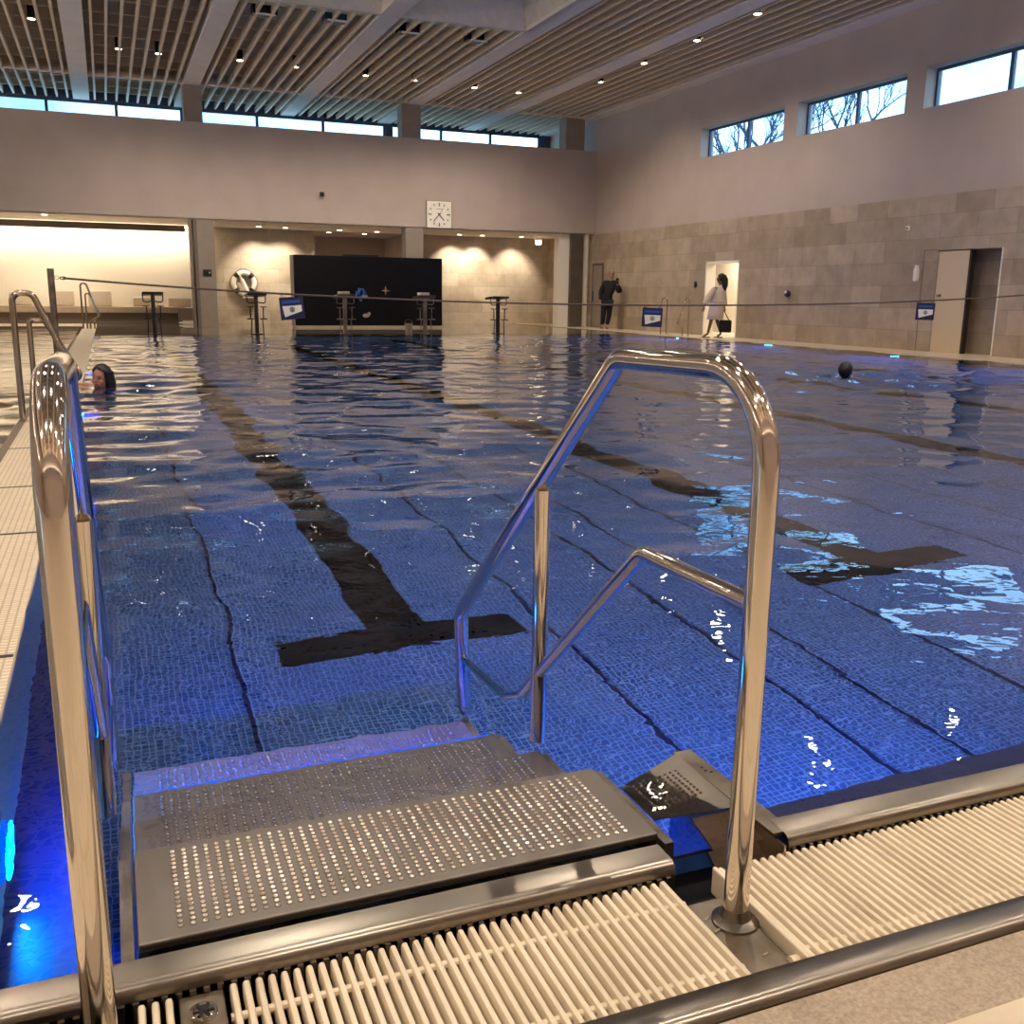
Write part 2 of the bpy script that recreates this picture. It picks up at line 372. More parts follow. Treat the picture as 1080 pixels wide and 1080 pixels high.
# ---- steel side plate right of the steps (polished; treads' reflection modelled as dimples)
root = empty('stair_side_plate', (1.12, 1.55, 0), label='polished steel side plate with a flat flange, between the steps and the pool wall', cat='steel plate')
MB().box(-.008, -.004, -.20, .20, -.5, .048).build('web', M['steel_mirror'], root)
m = MB(); q = [(-.19, -.03, .045), (-.008, -.05, .052), (-.008, .19, .056), (-.19, .11, .046)]
q2 = [(a, b, c-.004) for a, b, c in q]; A = [m.bm.verts.new(v_) for v_ in q]; B = [m.bm.verts.new(v_) for v_ in q2]
m.bm.faces.new(A); m.bm.faces.new(B)
for i in range(4): m.bm.faces.new((A[i], A[(i+1) % 4], B[(i+1) % 4], B[i]))
gp = m.build('reflection_sheet', M['steel'], root)  # sheet added to carry the treads' mirrored pattern
m = MB()
for i in range(9):
    for j in range(9):
        a, b = -.165+.0145*i, .0+.0125*j+.003*i
        m.cyl((a, b, .0475+.0002*i), (a, b, .053+.0004*i), .0046, .0022, n=8, cap=True)
m.build('dimples', M['steel'], gp, smooth=True)  # modelled dimples stand for the treads' reflection
m = MB(); m.prism([(-.055, .050), (-.06, .046), (-.17, -.02), (-.17, -.03), (-.05, .044)], 'x', -.12, -.008); m.build('inner_sheet', M['steel_dull'], root)
m = MB(); m.box(-.008, .036, -.165, .20, .050, .0545); m.build('flange', M['steel_dull'], root)
m = MB()
for a, b in ((.012, .115), (.012, .1), (.02, .09)): m.cyl((a, b, .0545), (a, b, .0552), .0035, n=10)
m.build('holes', M['dark'], root)
# ---- stairs
stairs = empty('pool_stairs', (.44, 1.47, -.9), label='stainless steel pool stairs with dimpled treads going down into the water', cat='stairs')
def tread(x0, x1, y0, y1, z):
    m = MB(); m.rbox(x0, x1, y0, y1, z-.022, z, .003, 2)
    o = m.build('tread', M['tread'], stairs); o.data.transform(Matrix.Translation((-.44, -1.47, .9)))
    bm = bmesh.new(); xs = np.arange(x0+.065, x1-.05, .0192); ys = np.arange(y0+.028, y1-.018, .0134)
    for x in xs:
        for y in ys:
            q = bmesh.ops.create_cone(bm, cap_ends=True, segments=8, radius1=.0060, radius2=.0034, depth=.0036)
            bmesh.ops.translate(bm, vec=(x-.44, y-1.47, z+.9+.0016), verts=q['verts'])
    me = bpy.data.meshes.new('dimples'); bm.to_mesh(me); bm.free(); me.materials.append(M['dimple'])
    me.polygons.foreach_set('use_smooth', [True]*len(me.polygons))
    d = bpy.data.objects.new('dimples', me); COL.objects.link(d); d.parent = o
    return o
tread(-.022, .905, 1.462, 1.745, .0565)
tread(-.022, .905, 1.755, 2.03, -.135)
tread(-.022, .905, 2.04, 2.31, -.325)
tread(-.022, .905, 2.32, 2.60, -.515)
for sx in (-.048, .907):
    m = MB(); m.prism([(1.44, .04), (1.745, .04), (1.76, -.15), (2.03, -.16), (2.05, -.35), (2.31, -.35), (2.33, -.54), (2.62, -.54), (2.62, -.60), (1.44, -.60)], 'x', sx, sx+.02)
    o = m.build('stringer', M['steel_dull'], stairs); o.data.transform(Matrix.Translation((-.44, -1.47, .9)))

m = MB(); m.box(-.022, .905, 1.468, 1.476, -.60, .034); o = m.build('gap_shade', M['dark'], stairs); o.data.transform(Matrix.Translation((-.44, -1.47, .9)))  # near-black board added to keep the gap behind the lip dark
m = MB(); m.box(.0, .885, 2.312, 2.322, -.345, -.335); o = m.build('light_strip', M['pool_strip'], stairs); o.data.transform(Matrix.Translation((-.44, -1.47, .9)))
# ---- handrails of the stairs
def handrail(x, label):
    root = empty('handrail', (x, 1.235, 0), label=label, cat='handrail', group='handrails of the pool stairs')
    T = Matrix.Translation((-x, -1.235, 0)); r = .0212
    def add(name, pts, rr=r, smooth=True):
        m = MB(); m.tube(pts, rr, 24); o = m.build(name, M['chrome'], root, smooth=True, angle=60); o.data.transform(T); return o
    P = round_path([(x, 1.235, .01), (x, 1.235, .945), (x, 1.725, .935), (x, 2.665, .125), (x, 2.635, -.515)], [.15, .09, .06])
    add('top_rail', P)
    add('support_post', [(x, 2.08, -.135), (x, 2.08, .605)], .0195)
    P = round_path([(x, 1.25, .575), (x, 1.60, .572), (x, 2.16, .075), (x, 2.30, -.09), (x, 2.64, -.13)][:3]+[(x, 2.30, -.08), (x, 2.64, -.13)], [.05, .06, .06])
    add('middle_rail', P, .0155)
    m = MB(); m.lathe([(.040, 0), (.040, .004), (.034, .007), (.026, .010), (.0235, .016), (.022, .028)], c=(0, 0, .012), n=36)
    m.build('base_flange', M['steel'], root, smooth=True)
handrail(.925, 'polished steel stair handrail right of the steps, standing on the steel base plate')
handrail(-.072, 'polished steel stair handrail left of the steps, large at the left edge')

# ================================================================== WATER
def water(name, x0, x1, y0, y1, nx, ny_near, amp, z):
    xs = np.linspace(x0, x1, nx)
    ys = [y0]; d = ny_near
    while ys[-1] < y1: ys.append(ys[-1]+d); d = min(.05, d*1.006)
    ys[-1] = y1; ys = np.array(ys); X, Y = np.meshgrid(xs, ys); Z = np.zeros_like(X)
    def waves(n, l0, l1, slope):
        Q = np.zeros_like(X)
        for _ in range(n):
            lam = math.exp(rng.uniform(math.log(l0), math.log(l1))); a = rng.normal(PI/2, .9) if rng.rand() < .7 else rng.uniform(0, PI*2)
            k = 2*PI/lam; s = slope*math.sqrt(2/n); ph = rng.uniform(0, 2*PI)
            Q += (s/k)*np.sin(k*(math.cos(a)*X+math.sin(a)*Y)+ph+1.3*np.sin(X*.9/lam**.3+ph*2)+1.1*np.sin(Y*.8/lam**.3+ph*3))
        return Q
    Z = waves(14, .9, 2.4, .016)+waves(22, .28, .8, .026)+waves(24, .14, .28, .009)
    for cx, cyy, rr, kk in ((10.2, 10.4, 1.5, 3.6), (-.1, 11.0, 1.2, .8), (1.3, 6.0, .9, .9)): Z = Z*(1+kk*np.exp(-(((X-cx)/1.5)**2+(Y-cyy)**2)/rr**2))
    near = np.interp(Y, [1.45, 3.2, 5, 9, 16], [.12, .8, 1.0, 1.4, 1.7]); far = np.clip((y1+.5-Y)/2.5, .15, 1)
    Z = Z*amp*near*far
    if name == 'water': Z = np.where(Y < 1.8, np.minimum(Z, .002), Z)
    V = np.stack([X, Y, Z+z], -1).reshape(-1, 3); ny = len(ys)
    i = np.arange((ny-1)*nx).reshape(ny-1, nx)[:, :-1].ravel(); Fc = np.stack([i, i+1, i+1+nx, i+nx], -1)
    me = bpy.data.meshes.new(name); me.vertices.add(len(V)); me.vertices.foreach_set('co', V.ravel())
    me.loops.add(Fc.size); me.loops.foreach_set('vertex_index', Fc.ravel()); me.polygons.add(len(Fc))
    me.polygons.foreach_set('loop_start', np.arange(0, Fc.size, 4)); me.polygons.foreach_set('loop_total', np.full(len(Fc), 4))
    me.update(calc_edges=True); me.polygons.foreach_set('use_smooth', [True]*len(Fc)); me.materials.append(M['water'])
    o = bpy.data.objects.new(name, me); COL.objects.link(o); return o
tag(water('water', PL, PR, PN-.05, PF, 420, .014, 1.0, WZ), 'rippled blue water filling the big swimming pool', 'water', kind='stuff')
tag(water('water_shallow', XL+.02, -.70, 1.2, 31.2, 160, .03, .5, WZ-.01), 'pale rippled water of the small pool left of the divider strip', 'water', kind='stuff')

# ================================================================== WALLS
# right wall: stone below, plaster above, with openings
D1 = (22.42, 24.03); D2 = (14.05, 15.62); DH = 2.06
m = MB()
for a, b in ((YN, D2[0]), (D2[1], D1[0]), (D1[1], YB+.5)): m.box(XR, XR+.3, a, b, 0, DH)
m.box(XR, XR+.3, YN, YB+.5, DH, ZS)
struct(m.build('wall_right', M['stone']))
WY = [(20.95, 24.62), (16.94, 20.43), (12.75, 16.42), (8.75, 12.25), (4.7, 8.25)]; WZ0, WZ1 = 4.84, 5.62
m = MB(); m.box(XR, XR+.42, YN, YB+.5, ZS, WZ0); m.box(XR, XR+.42, YN, YB+.5, WZ1, 8.4)
ys = [YN]+[v for a, b in sorted(WY) for v in (a, b)]+[YB+.5]
for a, b in zip(ys[::2], ys[1::2]): m.box(XR, XR+.42, a, b, WZ0, WZ1)
struct(m.build('wall_right_upper', M['plaster']))
for i, (a, b) in enumerate(WY):
    root = empty('window_%d' % (i+1), (XR+.3, (a+b)/2, WZ0)); root['kind'] = 'structure'
    h = WZ1-WZ0; L = (b-a)/2; fr = .055
    m = MB(); m.box(-.03, .03, -L, L, 0, fr); m.box(-.03, .03, -L, L, h-fr, h); m.box(-.03, .03, -L, -L+fr, fr, h-fr); m.box(-.03, .03, L-fr, L, fr, h-fr); m.box(-.03, .03, -.045, .045, fr, h-fr)
    m.build('window_frame', M['frame'], root)
    for q in (-1, 1):
        m = MB(); m.box(-.004, .004, min(q*.045, q*(L-fr)), max(q*.045, q*(L-fr)), fr, h-fr); m.build('pane', M['glass'], root)
# far fascia + wall below + soffit
struct(MB().box(XL, XR, 31.0, 31.3, ZS, ZF).build('wall_fascia', M['plaster']))
struct(MB().box(XL, XR, 31.3, YB, ZS+.02, ZS+.2).box(XL, XR, 31.0, 31.05, ZS-.002, ZS+.02).build('ceiling_soffit', M['plaster_white']))
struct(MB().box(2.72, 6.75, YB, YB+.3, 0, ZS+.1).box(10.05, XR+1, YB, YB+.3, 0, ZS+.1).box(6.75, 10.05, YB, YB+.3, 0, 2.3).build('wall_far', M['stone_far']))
struct(MB().box(XL, 2.72, YB, YB+.3, 0, ZS+.1).build('wall_far_left', M['plaster_white']))
struct(MB().box(6.2, 10.6, 38, 38.2, 0, ZS+.2).box(6.55, 6.75, YB+.3, 38, 0, ZS).box(10.05, 10.25, YB+.3, 38, 0, ZS).box(6.2, 10.6, YB, 38, ZS+.02, ZS+.2).build('wall_passage', M['plaster']))
# clerestory above the soffit
m = MB(); m.box(XL, XR+.4, YB, YB+.3, ZS+.2, 5.55); m.box(XL, XR+.4, YB, YB+.3, 6.79, 8.4); m.box(15.1, XR+.4, YB, YB+.3, 5.5, 6.8); m.box(9.3, 9.52, YB, YB+.3, 5.5, 6.8); m.box(2.66, 3.2, YB, YB+.3, 5.5, 6.8)
struct(m.build('wall_far_upper', M['frame']))
k = 6
for a, b, mid in ((-9, -3.3, (-7, -5.0)), (-3.2, 2.66, (-1.27, .71)), (3.2, 9.3, (5.0, 7.17)), (9.52, 15.1, (11.33, 13.18))):
    root = empty('window_%d' % k, (0, YB+.1, 0)); root['kind'] = 'structure'; k += 1
    m = MB(); m.box(a, b, -.05, .05, 6.70, 6.79); m.box(a, b, -.05, .05, 5.55, 5.62); m.box(a, a+.06, -.05, .05, 5.6, 6.7); m.box(b-.06, b, -.05, .05, 5.6, 6.7)
    for q in mid: m.box(q-.045, q+.045, -.05, .05, 5.62, 6.7)
    m.build('window_frame', M['frame'], root)
    xs = [a+.06]+list(mid)+[b-.06]
    for u, v in zip(xs, xs[1:]): m = MB(); m.box(u+.04, v-.04, -.004, .004, 5.62, 6.7); m.build('pane', M['glass'], root)
# other sides of the hall (seen only in reflections)
struct(MB().box(XL-.3, XL, YN, YB+.3, 0, 8.4).build('wall_left', M['plaster']))
struct(MB().box(XL-.3, XR+.4, YN-.3, YN, 0, 8.4).build('wall_back', M['plaster']))
# pillars
for x0, x1 in ((2.42, 2.93), (8.82, 9.42), (14.38, 15.06)):
    struct(MB().box(x0, x1, 31.02, 31.55, ZF, ZC-.04).box(x0+.03, x1-.03, 31.05, 31.5, ZC-.04, ZC+.02).build('pillar', M['pillar']))
for x0, x1, mt in ((2.60, 3.08, 'pillar'), (8.90, 9.47, 'pillar')):
    struct(MB().box(x0, x1, 31.0, 31.5, 0, ZS+.02).build('pillar', M[mt]))
struct(MB().box(2.40, 2.46, 30.99, 31.5, 0, ZS+.02).box(2.5, 2.6, 31.0, 31.5, 0, ZS+.02).build('trim_11', M['bench_dark']), 'dark jamb edge left of the first pillar')
struct(MB().box(14.28, 14.66, 31.15, 31.55, 0, ZS+.02).build('pillar', M['plaster_white']))
struct(MB().box(14.66, 15.12, 31.0, 31.5, 0, ZS+.02).build('pillar', M['stone_dark']))
struct(MB().cyl((15.27, 31.2, 0), (15.27, 31.2, ZS+.02), .13, n=28).build('pillar', M['plaster_white'], smooth=True, angle=60))
# far right corner door in the right wall (dark leaf edge)
root = empty('door_3', (XR, 30.55, DZ)); root['kind'] = 'structure'
MB().box(-.012, .0, -.36, .48, 0, 2.12).build('door_leaf', M['stone_dark'], root)
MB().box(-.035, -.012, -.26, .36, .02, 2.04).build('door_panel', M['pillar'], root)
MB().box(-.05, -.035, .30, .34, .85, 1.2).build('door_handle', M['black'], root)
# bright doorway 1 with lit lobby
m = MB(); a, b = D1
m.box(XR+.0, XR+.3, a-.001, a+.05, 0, DH).box(XR, XR+.3, b-.05, b+.001, 0, DH).box(XR, XR+.3, a, b, DH-.06, DH+.001)
struct(m.build('door_1', M['white']))
m = MB(); m.box(XR+2.0, XR+2.2, a-1, b+4.5, 0, 2.8).box(XR+.3, XR+2.2, a-1.1, a-1.0, 0, 2.8).box(XR+.3, XR+2.2, b+4.5, b+4.6, 0, 2.8).box(XR+.3, XR+2.2, a-1, b+4.5, 2.45, 2.6).box(XR+.3, XR+2.2, a-1, b+4.5, -.1, .05)
struct(m.build('wall_lobby', M['plaster_white']))
# doorway 2: recess with pale leaf and stone cheek
root = empty('door_2', (XR, 14.85, 0)); root['kind'] = 'structure'
MB().box(.02, .08, .0, .77, .05, 2.04).build('door_leaf', M['door'], root)
o = MB().box(-.02, .02, .62, .70, 1.15, 1.2).build('door_handle', M['steel'], root)
m = MB(); m.box(.28, .6, -.82, -.78, 0, 2.1).box(.3, 1.2, .77, .80, 0, 2.1).box(.3, 1.2, -.8, .8, 2.05, 2.1).box(.45, .5, -.80, .80, 0, 2.1)
m.build('door_reveal', M['stone'], root)
MB().box(.02, .12, -.05, -.001, .05, 2.05).build('door_edge', M['dark_metal'], root)
MB().box(-.006, .0, -.80, -.772, .05, 2.06).build('corner_strip', M['white'], root)
struct(MB().box(XR-.004, XR, 15.985, 16.0, .05, 2.08).box(XR-.004, XR, 15.62, 16.0, 2.06, 2.075).build('trim_12', M['bench_dark']), 'dark joint of the flush wall door')

# ---------------------------------------------------------------- ceiling
bx = [-6.5, -3.4, -.27, 2.66, 5.98, 9.25, 12.35, 15.28]
m = MB()
SKY = (2.9, 9.05, 14.2, 21.7)
for x in bx: m.box(x-.23, x+.23, YN, 35.0, ZC-.02, ZC+.5)
struct(m.build('ceiling_beams', M['beam']))
roof = MB(); roof.box(XL, SKY[0], YN, YB+.5, 7.5, 7.6).box(SKY[1], XR+.4, YN, YB+.5, 7.5, 7.6).box(SKY[0], SKY[1], YN, SKY[2], 7.5, 7.6).box(SKY[0], SKY[1], SKY[3], YB+.5, 7.5, 7.6)
struct(roof.build('ceiling', M['roofdeck']))
m = MB(); mc = MB()
for a, b in zip(bx, bx[1:]):
    a += .23; b -= .23; n = round((b-a)/.31)
    sk = a > SKY[0]-.1 and b < SKY[1]+.1
    for i in range(n):
        x = a+(b-a)*(i+.5)/n
        spans = [(YN, SKY[2]), (SKY[3], YB)] if sk else [(YN, YB)]
        for y0, y1 in spans: m.box(x-.028, x+.028, y0, y1, ZC, ZC+.15)
    y = YN+.4
    while y < YB:
        if not (sk and SKY[2] < y < SKY[3]): mc.box(a, b, y-.025, y+.025, ZC+.15, ZC+.40)
        y += 1.05
    mc.box(a, b, 30.95, 31.05, ZC-.01, ZC+.16)
struct(m.build('ceiling_slats', M['wood'])); struct(mc.build('ceiling_battens', M['wood']))
# skylight well
m = MB(); x0, x1, y0, y1 = SKY; t = .12
v = lambda a, b, c: m.bm.verts.new((a, b, c))
lo = [(x0, y0), (x1, y0), (x1, y1), (x0, y1)]; hi = [(x0+.7, y0+.8), (x1-.7, y0+.8), (x1-.7, y1-.8), (x0+.7, y1-.8)]
A = [v(a, b, ZC-.02) for a, b in lo]; B = [v(a, b, 8.6) for a, b in hi]; A2 = [v(a+(t if a > 5 else -t), b+(t if b > 17 else -t), ZC-.02) for a, b in lo]; B2 = [v(a+(t if a > 5 else -t), b+(t if b > 17 else -t), 8.6) for a, b in hi]
for i in range(4):
    j = (i+1) % 4; m.bm.faces.new((A[i], A[j], B[j], B[i])); m.bm.faces.new((A2[i], A2[j], B2[j], B2[i])); m.bm.faces.new((A[i], A[j], A2[j], A2[i])); m.bm.faces.new((B[i], B[j], B2[j], B2[i]))
struct(m.build('ceiling_skylight', M['skylight_wall']))
root = empty('window_10', ((x0+x1)/2, (y0+y1)/2, 8.6)); root['kind'] = 'structure'
MB().box(-2.5, 2.5, -3.1, 3.1, 0, .01).build('pane', M['dim_glass'], root)
m = MB()
for q in (-2.5, 0, 2.5): m.box(q-.04, q+.04, -3.1, 3.1, -.05, .05)
for q in (-3.1, 0, 3.1): m.box(-2.5, 2.5, q-.04, q+.04, -.05, .05)
m.build('window_frame', M['frame'], root)

# ================================================================== LAMPS
def add_light(name, kind, loc, energy, col, parent=None, rot=None, **k):
    L = bpy.data.lights.new(name, kind); L.energy = energy; L.color = col
    for a, b in k.items(): setattr(L, a, b)
    o = bpy.data.objects.new(name, L); COL.objects.link(o); o.location = loc
    if rot: o.rotation_euler = rot
    if parent: o.parent = parent
    return o
WARM = (1, .87, .72)
dl = empty('ceiling_downlight', (0, 0, ZC), cat='ceiling light', group='downlights in the slatted ceiling')
m = MB(); m.cyl((0, 0, .02), (0, 0, .3), .075, n=18); m.build('housing', M['black'], dl, smooth=True)
m = MB(); m.lathe([(.085, 0), (.085, .02), (.078, .02), (.078, 0)], n=24, cap=False); m.build('rim', M['white'], dl, smooth=True)
m = MB(); m.lathe([(.074, .012), (.074, .016), (.01, .016)], n=24); m.build('lens', M['lamp'], dl)
sp_ = add_light('spot', 'SPOT', (0, 0, -.03), 330, WARM, dl, spot_size=math.radians(150), spot_blend=.9, shadow_soft_size=.07)
vis = [(-1.08, 25.4, 'alone in its bay at the top left corner'), (.71, 27.5, 'left of the pair before the second beam'), (1.63, 27.6, 'right of the pair before the second beam'),
       (3.57, 27.46, 'left one of the pair right of the second beam'), (5.0, 27.6, 'right one of the pair, left of the third beam'), (6.91, 27.8, 'left one of the pair right of the third beam'),
       (8.27, 27.8, 'right one of the pair, left of the fourth beam'), (10.09, 28.0, 'left one of the pair right of the fourth beam'), (11.48, 28.1, 'right one of the pair, left of the fifth beam'),
       (12.98, 25.8, 'farthest of the four beside the right wall'), (12.93, 23.35, 'second farthest of the four beside the right wall'), (12.91, 20.88, 'third farthest of the four beside the right wall'), (12.87, 18.52, 'nearest of the four beside the right wall')]
first = True
for x, y, s in vis:
    o = dl if first else copy_tree(dl); first = False
    o.location = (x, y, ZC); o['label'] = 'small round lit ceiling downlight, '+s
for y in (12.5, 7.5, 3.2, -1.0):
    for x in (-4.8, -1.5, 1.3, 4.3, 7.6, 10.8, 13.9):
        o = copy_tree(dl); o.location = (x, y, ZC); o['label'] = 'small round lit downlight in the slatted ceiling over the near half of the pool'
        o['group'] = 'downlights over the near half of the pool'
# dark track adapters (open frames with a lamp box) near the skylight
tb = empty('spotlight_box', (0, 0, ZC), cat='ceiling fitting', group='dark square fittings near the skylight')
m = MB(); m.box(-.26, .26, .0, .3, .01, .2); m.build('housing', M['black'], tb)
m = MB(); m.box(-.2, .2, -.05, .02, -.015, .01); m.build('rim', M['plaster_white'], tb)
for i, (x, y) in enumerate(((3.54, 22.85), (5.03, 22.7), (6.75, 23.0), (8.39, 23.0))):
    o = tb if i == 0 else copy_tree(tb); o.location = (x, y, ZC)
    o['label'] = 'black square ceiling fitting between slats, '+['leftmost of the row', 'second from the left of the row', 'third from the left of the row', 'rightmost of the row, under the skylight edge'][i]
# soffit downlights
sl = empty('soffit_light', (0, 0, ZS+.02), cat='ceiling light', group='downlights in the low soffit')
m = MB(); m.lathe([(.10, 0), (.10, -.006), (.085, -.008)], n=20); m.build('rim', M['white'], sl)
m = MB(); m.lathe([(.08, -.009), (.08, -.012), (.01, -.012)], n=20); m.build('lens', M['lamp_small'], sl)
add_light('spot', 'SPOT', (0, 0, -.05), 260, WARM, sl, rot=(math.radians(32), 0, 0), spot_size=math.radians(85), spot_blend=.7, shadow_soft_size=.05)
soff = [(-1.45, 31.9, 'over the white glowing wall at the left'), (4.75, 33.7, 'left of the pair above the lifebuoy wall'), (5.6, 33.7, 'right of the pair above the lifebuoy wall'), (7.38, 35.4, 'back left one above the black screen'), (7.43, 33.9, 'front left one above the black screen'),
        (8.67, 35.5, 'back right one above the black screen'), (8.74, 34.0, 'front right one above the black screen'), (11.68, 33.9, 'first right of the clock'), (12.54, 33.9, 'second right of the clock'), (14.0, 33.8, 'farthest right in the soffit')]
for i, (x, y, s) in enumerate(soff):
    o = sl if i == 0 else copy_tree(sl); o.location = (x, y, ZS+.02); o['label'] = 'small round soffit downlight, '+s
# emergency lamp hanging from the soffit
o = empty('emergency_lamp', (14.62, 33.7, ZS), label='small bright lamp box hanging from the soffit above the last starting block', cat='lamp')
MB().rbox(-.16, .16, -.05, .05, -.10, -.0, .015).build('housing', M['white'], o); MB().rbox(-.10, .10, -.055, .045, -.24, -.10, .02).build('lens', M['lamp_small'], o)
# cove light washing the left bay wall
struct(MB().box(XL, 2.5, 34.15, 34.3, 2.93, 3.12).build('trim_13', M['bench_dark']), 'cove board hiding the light strip')
o = MB().box(XL, 2.6, 34.32, 34.42, 3.06, 3.11).build('trim_14', M['cove']); struct(o, 'glowing light strip in the cove')
for x in (-6.5, -3.2, -.6, 1.7):
    add_light('cove_light', 'AREA', (x, 34.38, 3.03), 58, (1, .84, .62), rot=(math.radians(14), 0, 0), shape='RECTANGLE', size=2.4, size_y=.12)
# lobby lamp
add_light('lobby_light', 'AREA', (XR+1.2, 24.2, 2.4), 90, (1, .9, .74), shape='RECTANGLE', size=1.0, size_y=3)
# added fill uplights on two unseen walls, made up to brighten the slatted ceiling
for nm, loc, rot, L in (('left', (XL+.12, 15, 4.6), (0, math.radians(180+28), 0), 34), ('back', (3, YN+.12, 4.6), (math.radians(180-28), 0, 0), 22)):
    u = empty('fill_uplight', loc, label='added unseen fill uplight on the %s wall of the hall' % nm, cat='fill light')
    m = MB()
    if nm == 'left': m.rbox(-.12, .08, -L/2, L/2, -.08, .02, .01)
    else: m.rbox(-L/2, L/2, -.12, .08, -.08, .02, .01)
    m.build('housing', M['dark_metal'], u)
    m = MB(); (m.box(-.06, .04, -L/2+.1, L/2-.1, .021, .026) if nm == 'left' else m.box(-L/2+.1, L/2-.1, -.06, .04, .021, .026)); m.build('lens', M['lamp_up'], u)
    add_light('uplight', 'AREA', (0, 0, .05), 1050 if nm == 'left' else 500, WARM, u, rot=rot, shape='RECTANGLE', size=.1 if nm == 'left' else L, size_y=L if nm == 'left' else .1)
# underwater lamps (round lamps in the pool walls)
pl = empty('pool_lamp', (0, 0, 0), cat='pool lamp', group='round underwater lamps in the pool walls')
m = MB(); m.lathe([(.13, 0), (.13, .012), (.105, .018)], n=28); m.build('rim', M['steel'], pl, smooth=True)
m = MB(); m.lathe([(.10, .019), (.095, .024), (.01, .026)], n=28); m.build('lens', M['pool_lamp'], pl, smooth=True)
add_light('glow', 'AREA', (0, 0, .035), 42, (.0, .22, 1), pl, rot=(PI, 0, 0), shape='DISK', size=.18)
add_light('strip_light', 'AREA', (0, .875, .548), 26, (.0, .05, 1), stairs, rot=(math.radians(14), 0, 0), shape='RECTANGLE', size=.85, size_y=.01)
right_glow = [c for c in kids(pl) if c.type == 'LIGHT'][0].data.copy(); right_glow.energy = 130; near_glow = right_glow.copy(); near_glow.energy = 75
k = 0
for side, xx in ((1, PL), (-1, PR)):
    for y in (2.2, 5.5, 9.5, 14, 19, 24) if side == 1 else (3, 7, 11, 15, 19, 23):
        o = pl if k == 0 else copy_tree(pl); k += 1
        o.location = (xx, y, -.36 if y == 2.2 else -.52); o.rotation_euler = (0, side*PI/2, 0)
        o['label'] = ('round blue underwater lamp in the left pool wall beside the stairs' if y == 2.2 else 'round blue underwater lamp in the left pool wall') if side == 1 else 'round blue underwater lamp in the right pool wall'
        if side == -1:
            for c in kids(o):
                if c.type == 'LIGHT': c.data = right_glow
        if y != 2.2: o['group'] = 'underwater lamps in the left pool wall' if side == 1 else 'underwater lamps in the right pool wall'
for x in (1.75, 4.3, 7.5, 10.5):
    o = copy_tree(pl)
    for c in kids(o):
        if c.type == 'LIGHT': c.data = near_glow
    o.location = (x, PN-.03, -.62); o.rotation_euler = (-PI/2, 0, 0); o['label'] = 'round blue underwater lamp in the near pool wall'; o['group'] = 'underwater lamps in the near pool wall'
for o in bpy.data.objects:
    if o.name in ('water',): o.cycles.is_caustics_caster = True
    if o.name.split('.')[0] in ('floor_pool', 'tread', 'dimples', 'lane_line', 'trim_2', 'trim_1', 'stringer'): o.cycles.is_caustics_receiver = True
for L in bpy.data.lights:
    if L.name == 'spot': L.cycles.is_caustics_light = True
#PART2
# ================================================================== FAR-SIDE OBJECTS
# clock
ck = empty('wall_clock', (9.98, 30.985, 3.55), label='square white wall clock with black hands above the far alcove', cat='clock')
MB().rbox(-.42, .42, -.05, .0, -.42, .42, .01).build('case', M['pillar'], ck)
MB().box(-.40, .40, -.056, -.05, -.40, .40).build('dial', M['white'], ck)
m = MB()
for k in range(60):
    a = k*PI/30
    L, wd = (.07, .012) if k % 5 == 0 else (.02, .003)
    if k % 15 == 0: L, wd = .11, .016
    m.box(-wd, wd, -.0585, -.056, .36-L, .36, Matrix.Rotation(a, 4, 'Y'))
m.box(-.10, .10, -.0585, -.056, .16, .172)
m.build('hour_marks', M['black'], ck)
def hand(name, ang, L, wd):
    MB().prism([(-wd, -.06), (wd, -.06), (wd*.7, L), (-wd*.7, L)], 'y', -.066, -.06).build(name, M['black'], ck).matrix_local = Matrix.Rotation(ang, 4, 'Y')
hand('hour_hand', math.radians(138), .24, .018); hand('minute_hand', math.radians(222), .30, .013); hand('second_hand', math.radians(35), .26, .006)
MB().cyl((0, -.056, 0), (0, -.072, 0), .022).build('hub', M['black'], ck)
# fascia camera and pillar panel
o = empty('security_camera', (6.27, 31.0, 3.99), label='small black camera on the plain fascia above the black screen', cat='camera')
MB().rbox(-.06, .06, -.12, -.02, -.06, .06, .015).build('housing', M['black'], o); MB().cyl((0, -.02, 0), (0, 0, 0), .03).build('bracket', M['dark_metal'], o); MB().cyl((0, -.13, 0), (0, -.119, 0), .03).build('lens', M['dark_metal'], o)
o = empty('switch_panel', (2.83, 31.0, 1.62), label='small dark control panel on the pillar beside the glowing alcove', cat='panel')
MB().rbox(-.12, .12, -.03, 0, -.09, .09, .01).build('case', M['dark_metal'], o); MB().box(-.08, .0, -.034, -.03, -.05, .03).build('display', M['black'], o); MB().cyl((.06, -.037, 0), (.06, -.03, 0), .02).build('knob', M['white'], o)
# black screen block
sc = empty('black_screen', (7.565, 30.6, WZ), label='very large glossy black screen block standing before the stone wall', cat='screen')
MB().rbox(-2.32, 2.32, -.25, .25, .06, 2.13, .02).build('cabinet', M['screen'], sc)
MB().box(-2.34, -2.32, -.24, .25, .05, 2.13).build('side_panel', M['pillar'], sc)
MB().box(-2.32, 2.32, -.26, .23, .0, .055).build('plinth', M['bench'], sc)
MB().box(-.8, .30, -.2, .0, 2.13, 2.18).build('top_rail', M['black'], sc)
m = MB()  # small flat coloured marks on the screen front
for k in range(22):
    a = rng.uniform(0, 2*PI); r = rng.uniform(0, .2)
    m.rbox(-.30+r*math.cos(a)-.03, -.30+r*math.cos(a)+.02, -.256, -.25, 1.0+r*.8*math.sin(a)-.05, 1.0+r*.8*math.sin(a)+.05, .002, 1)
m.build('blue_marks', M['mark_blue'], sc)
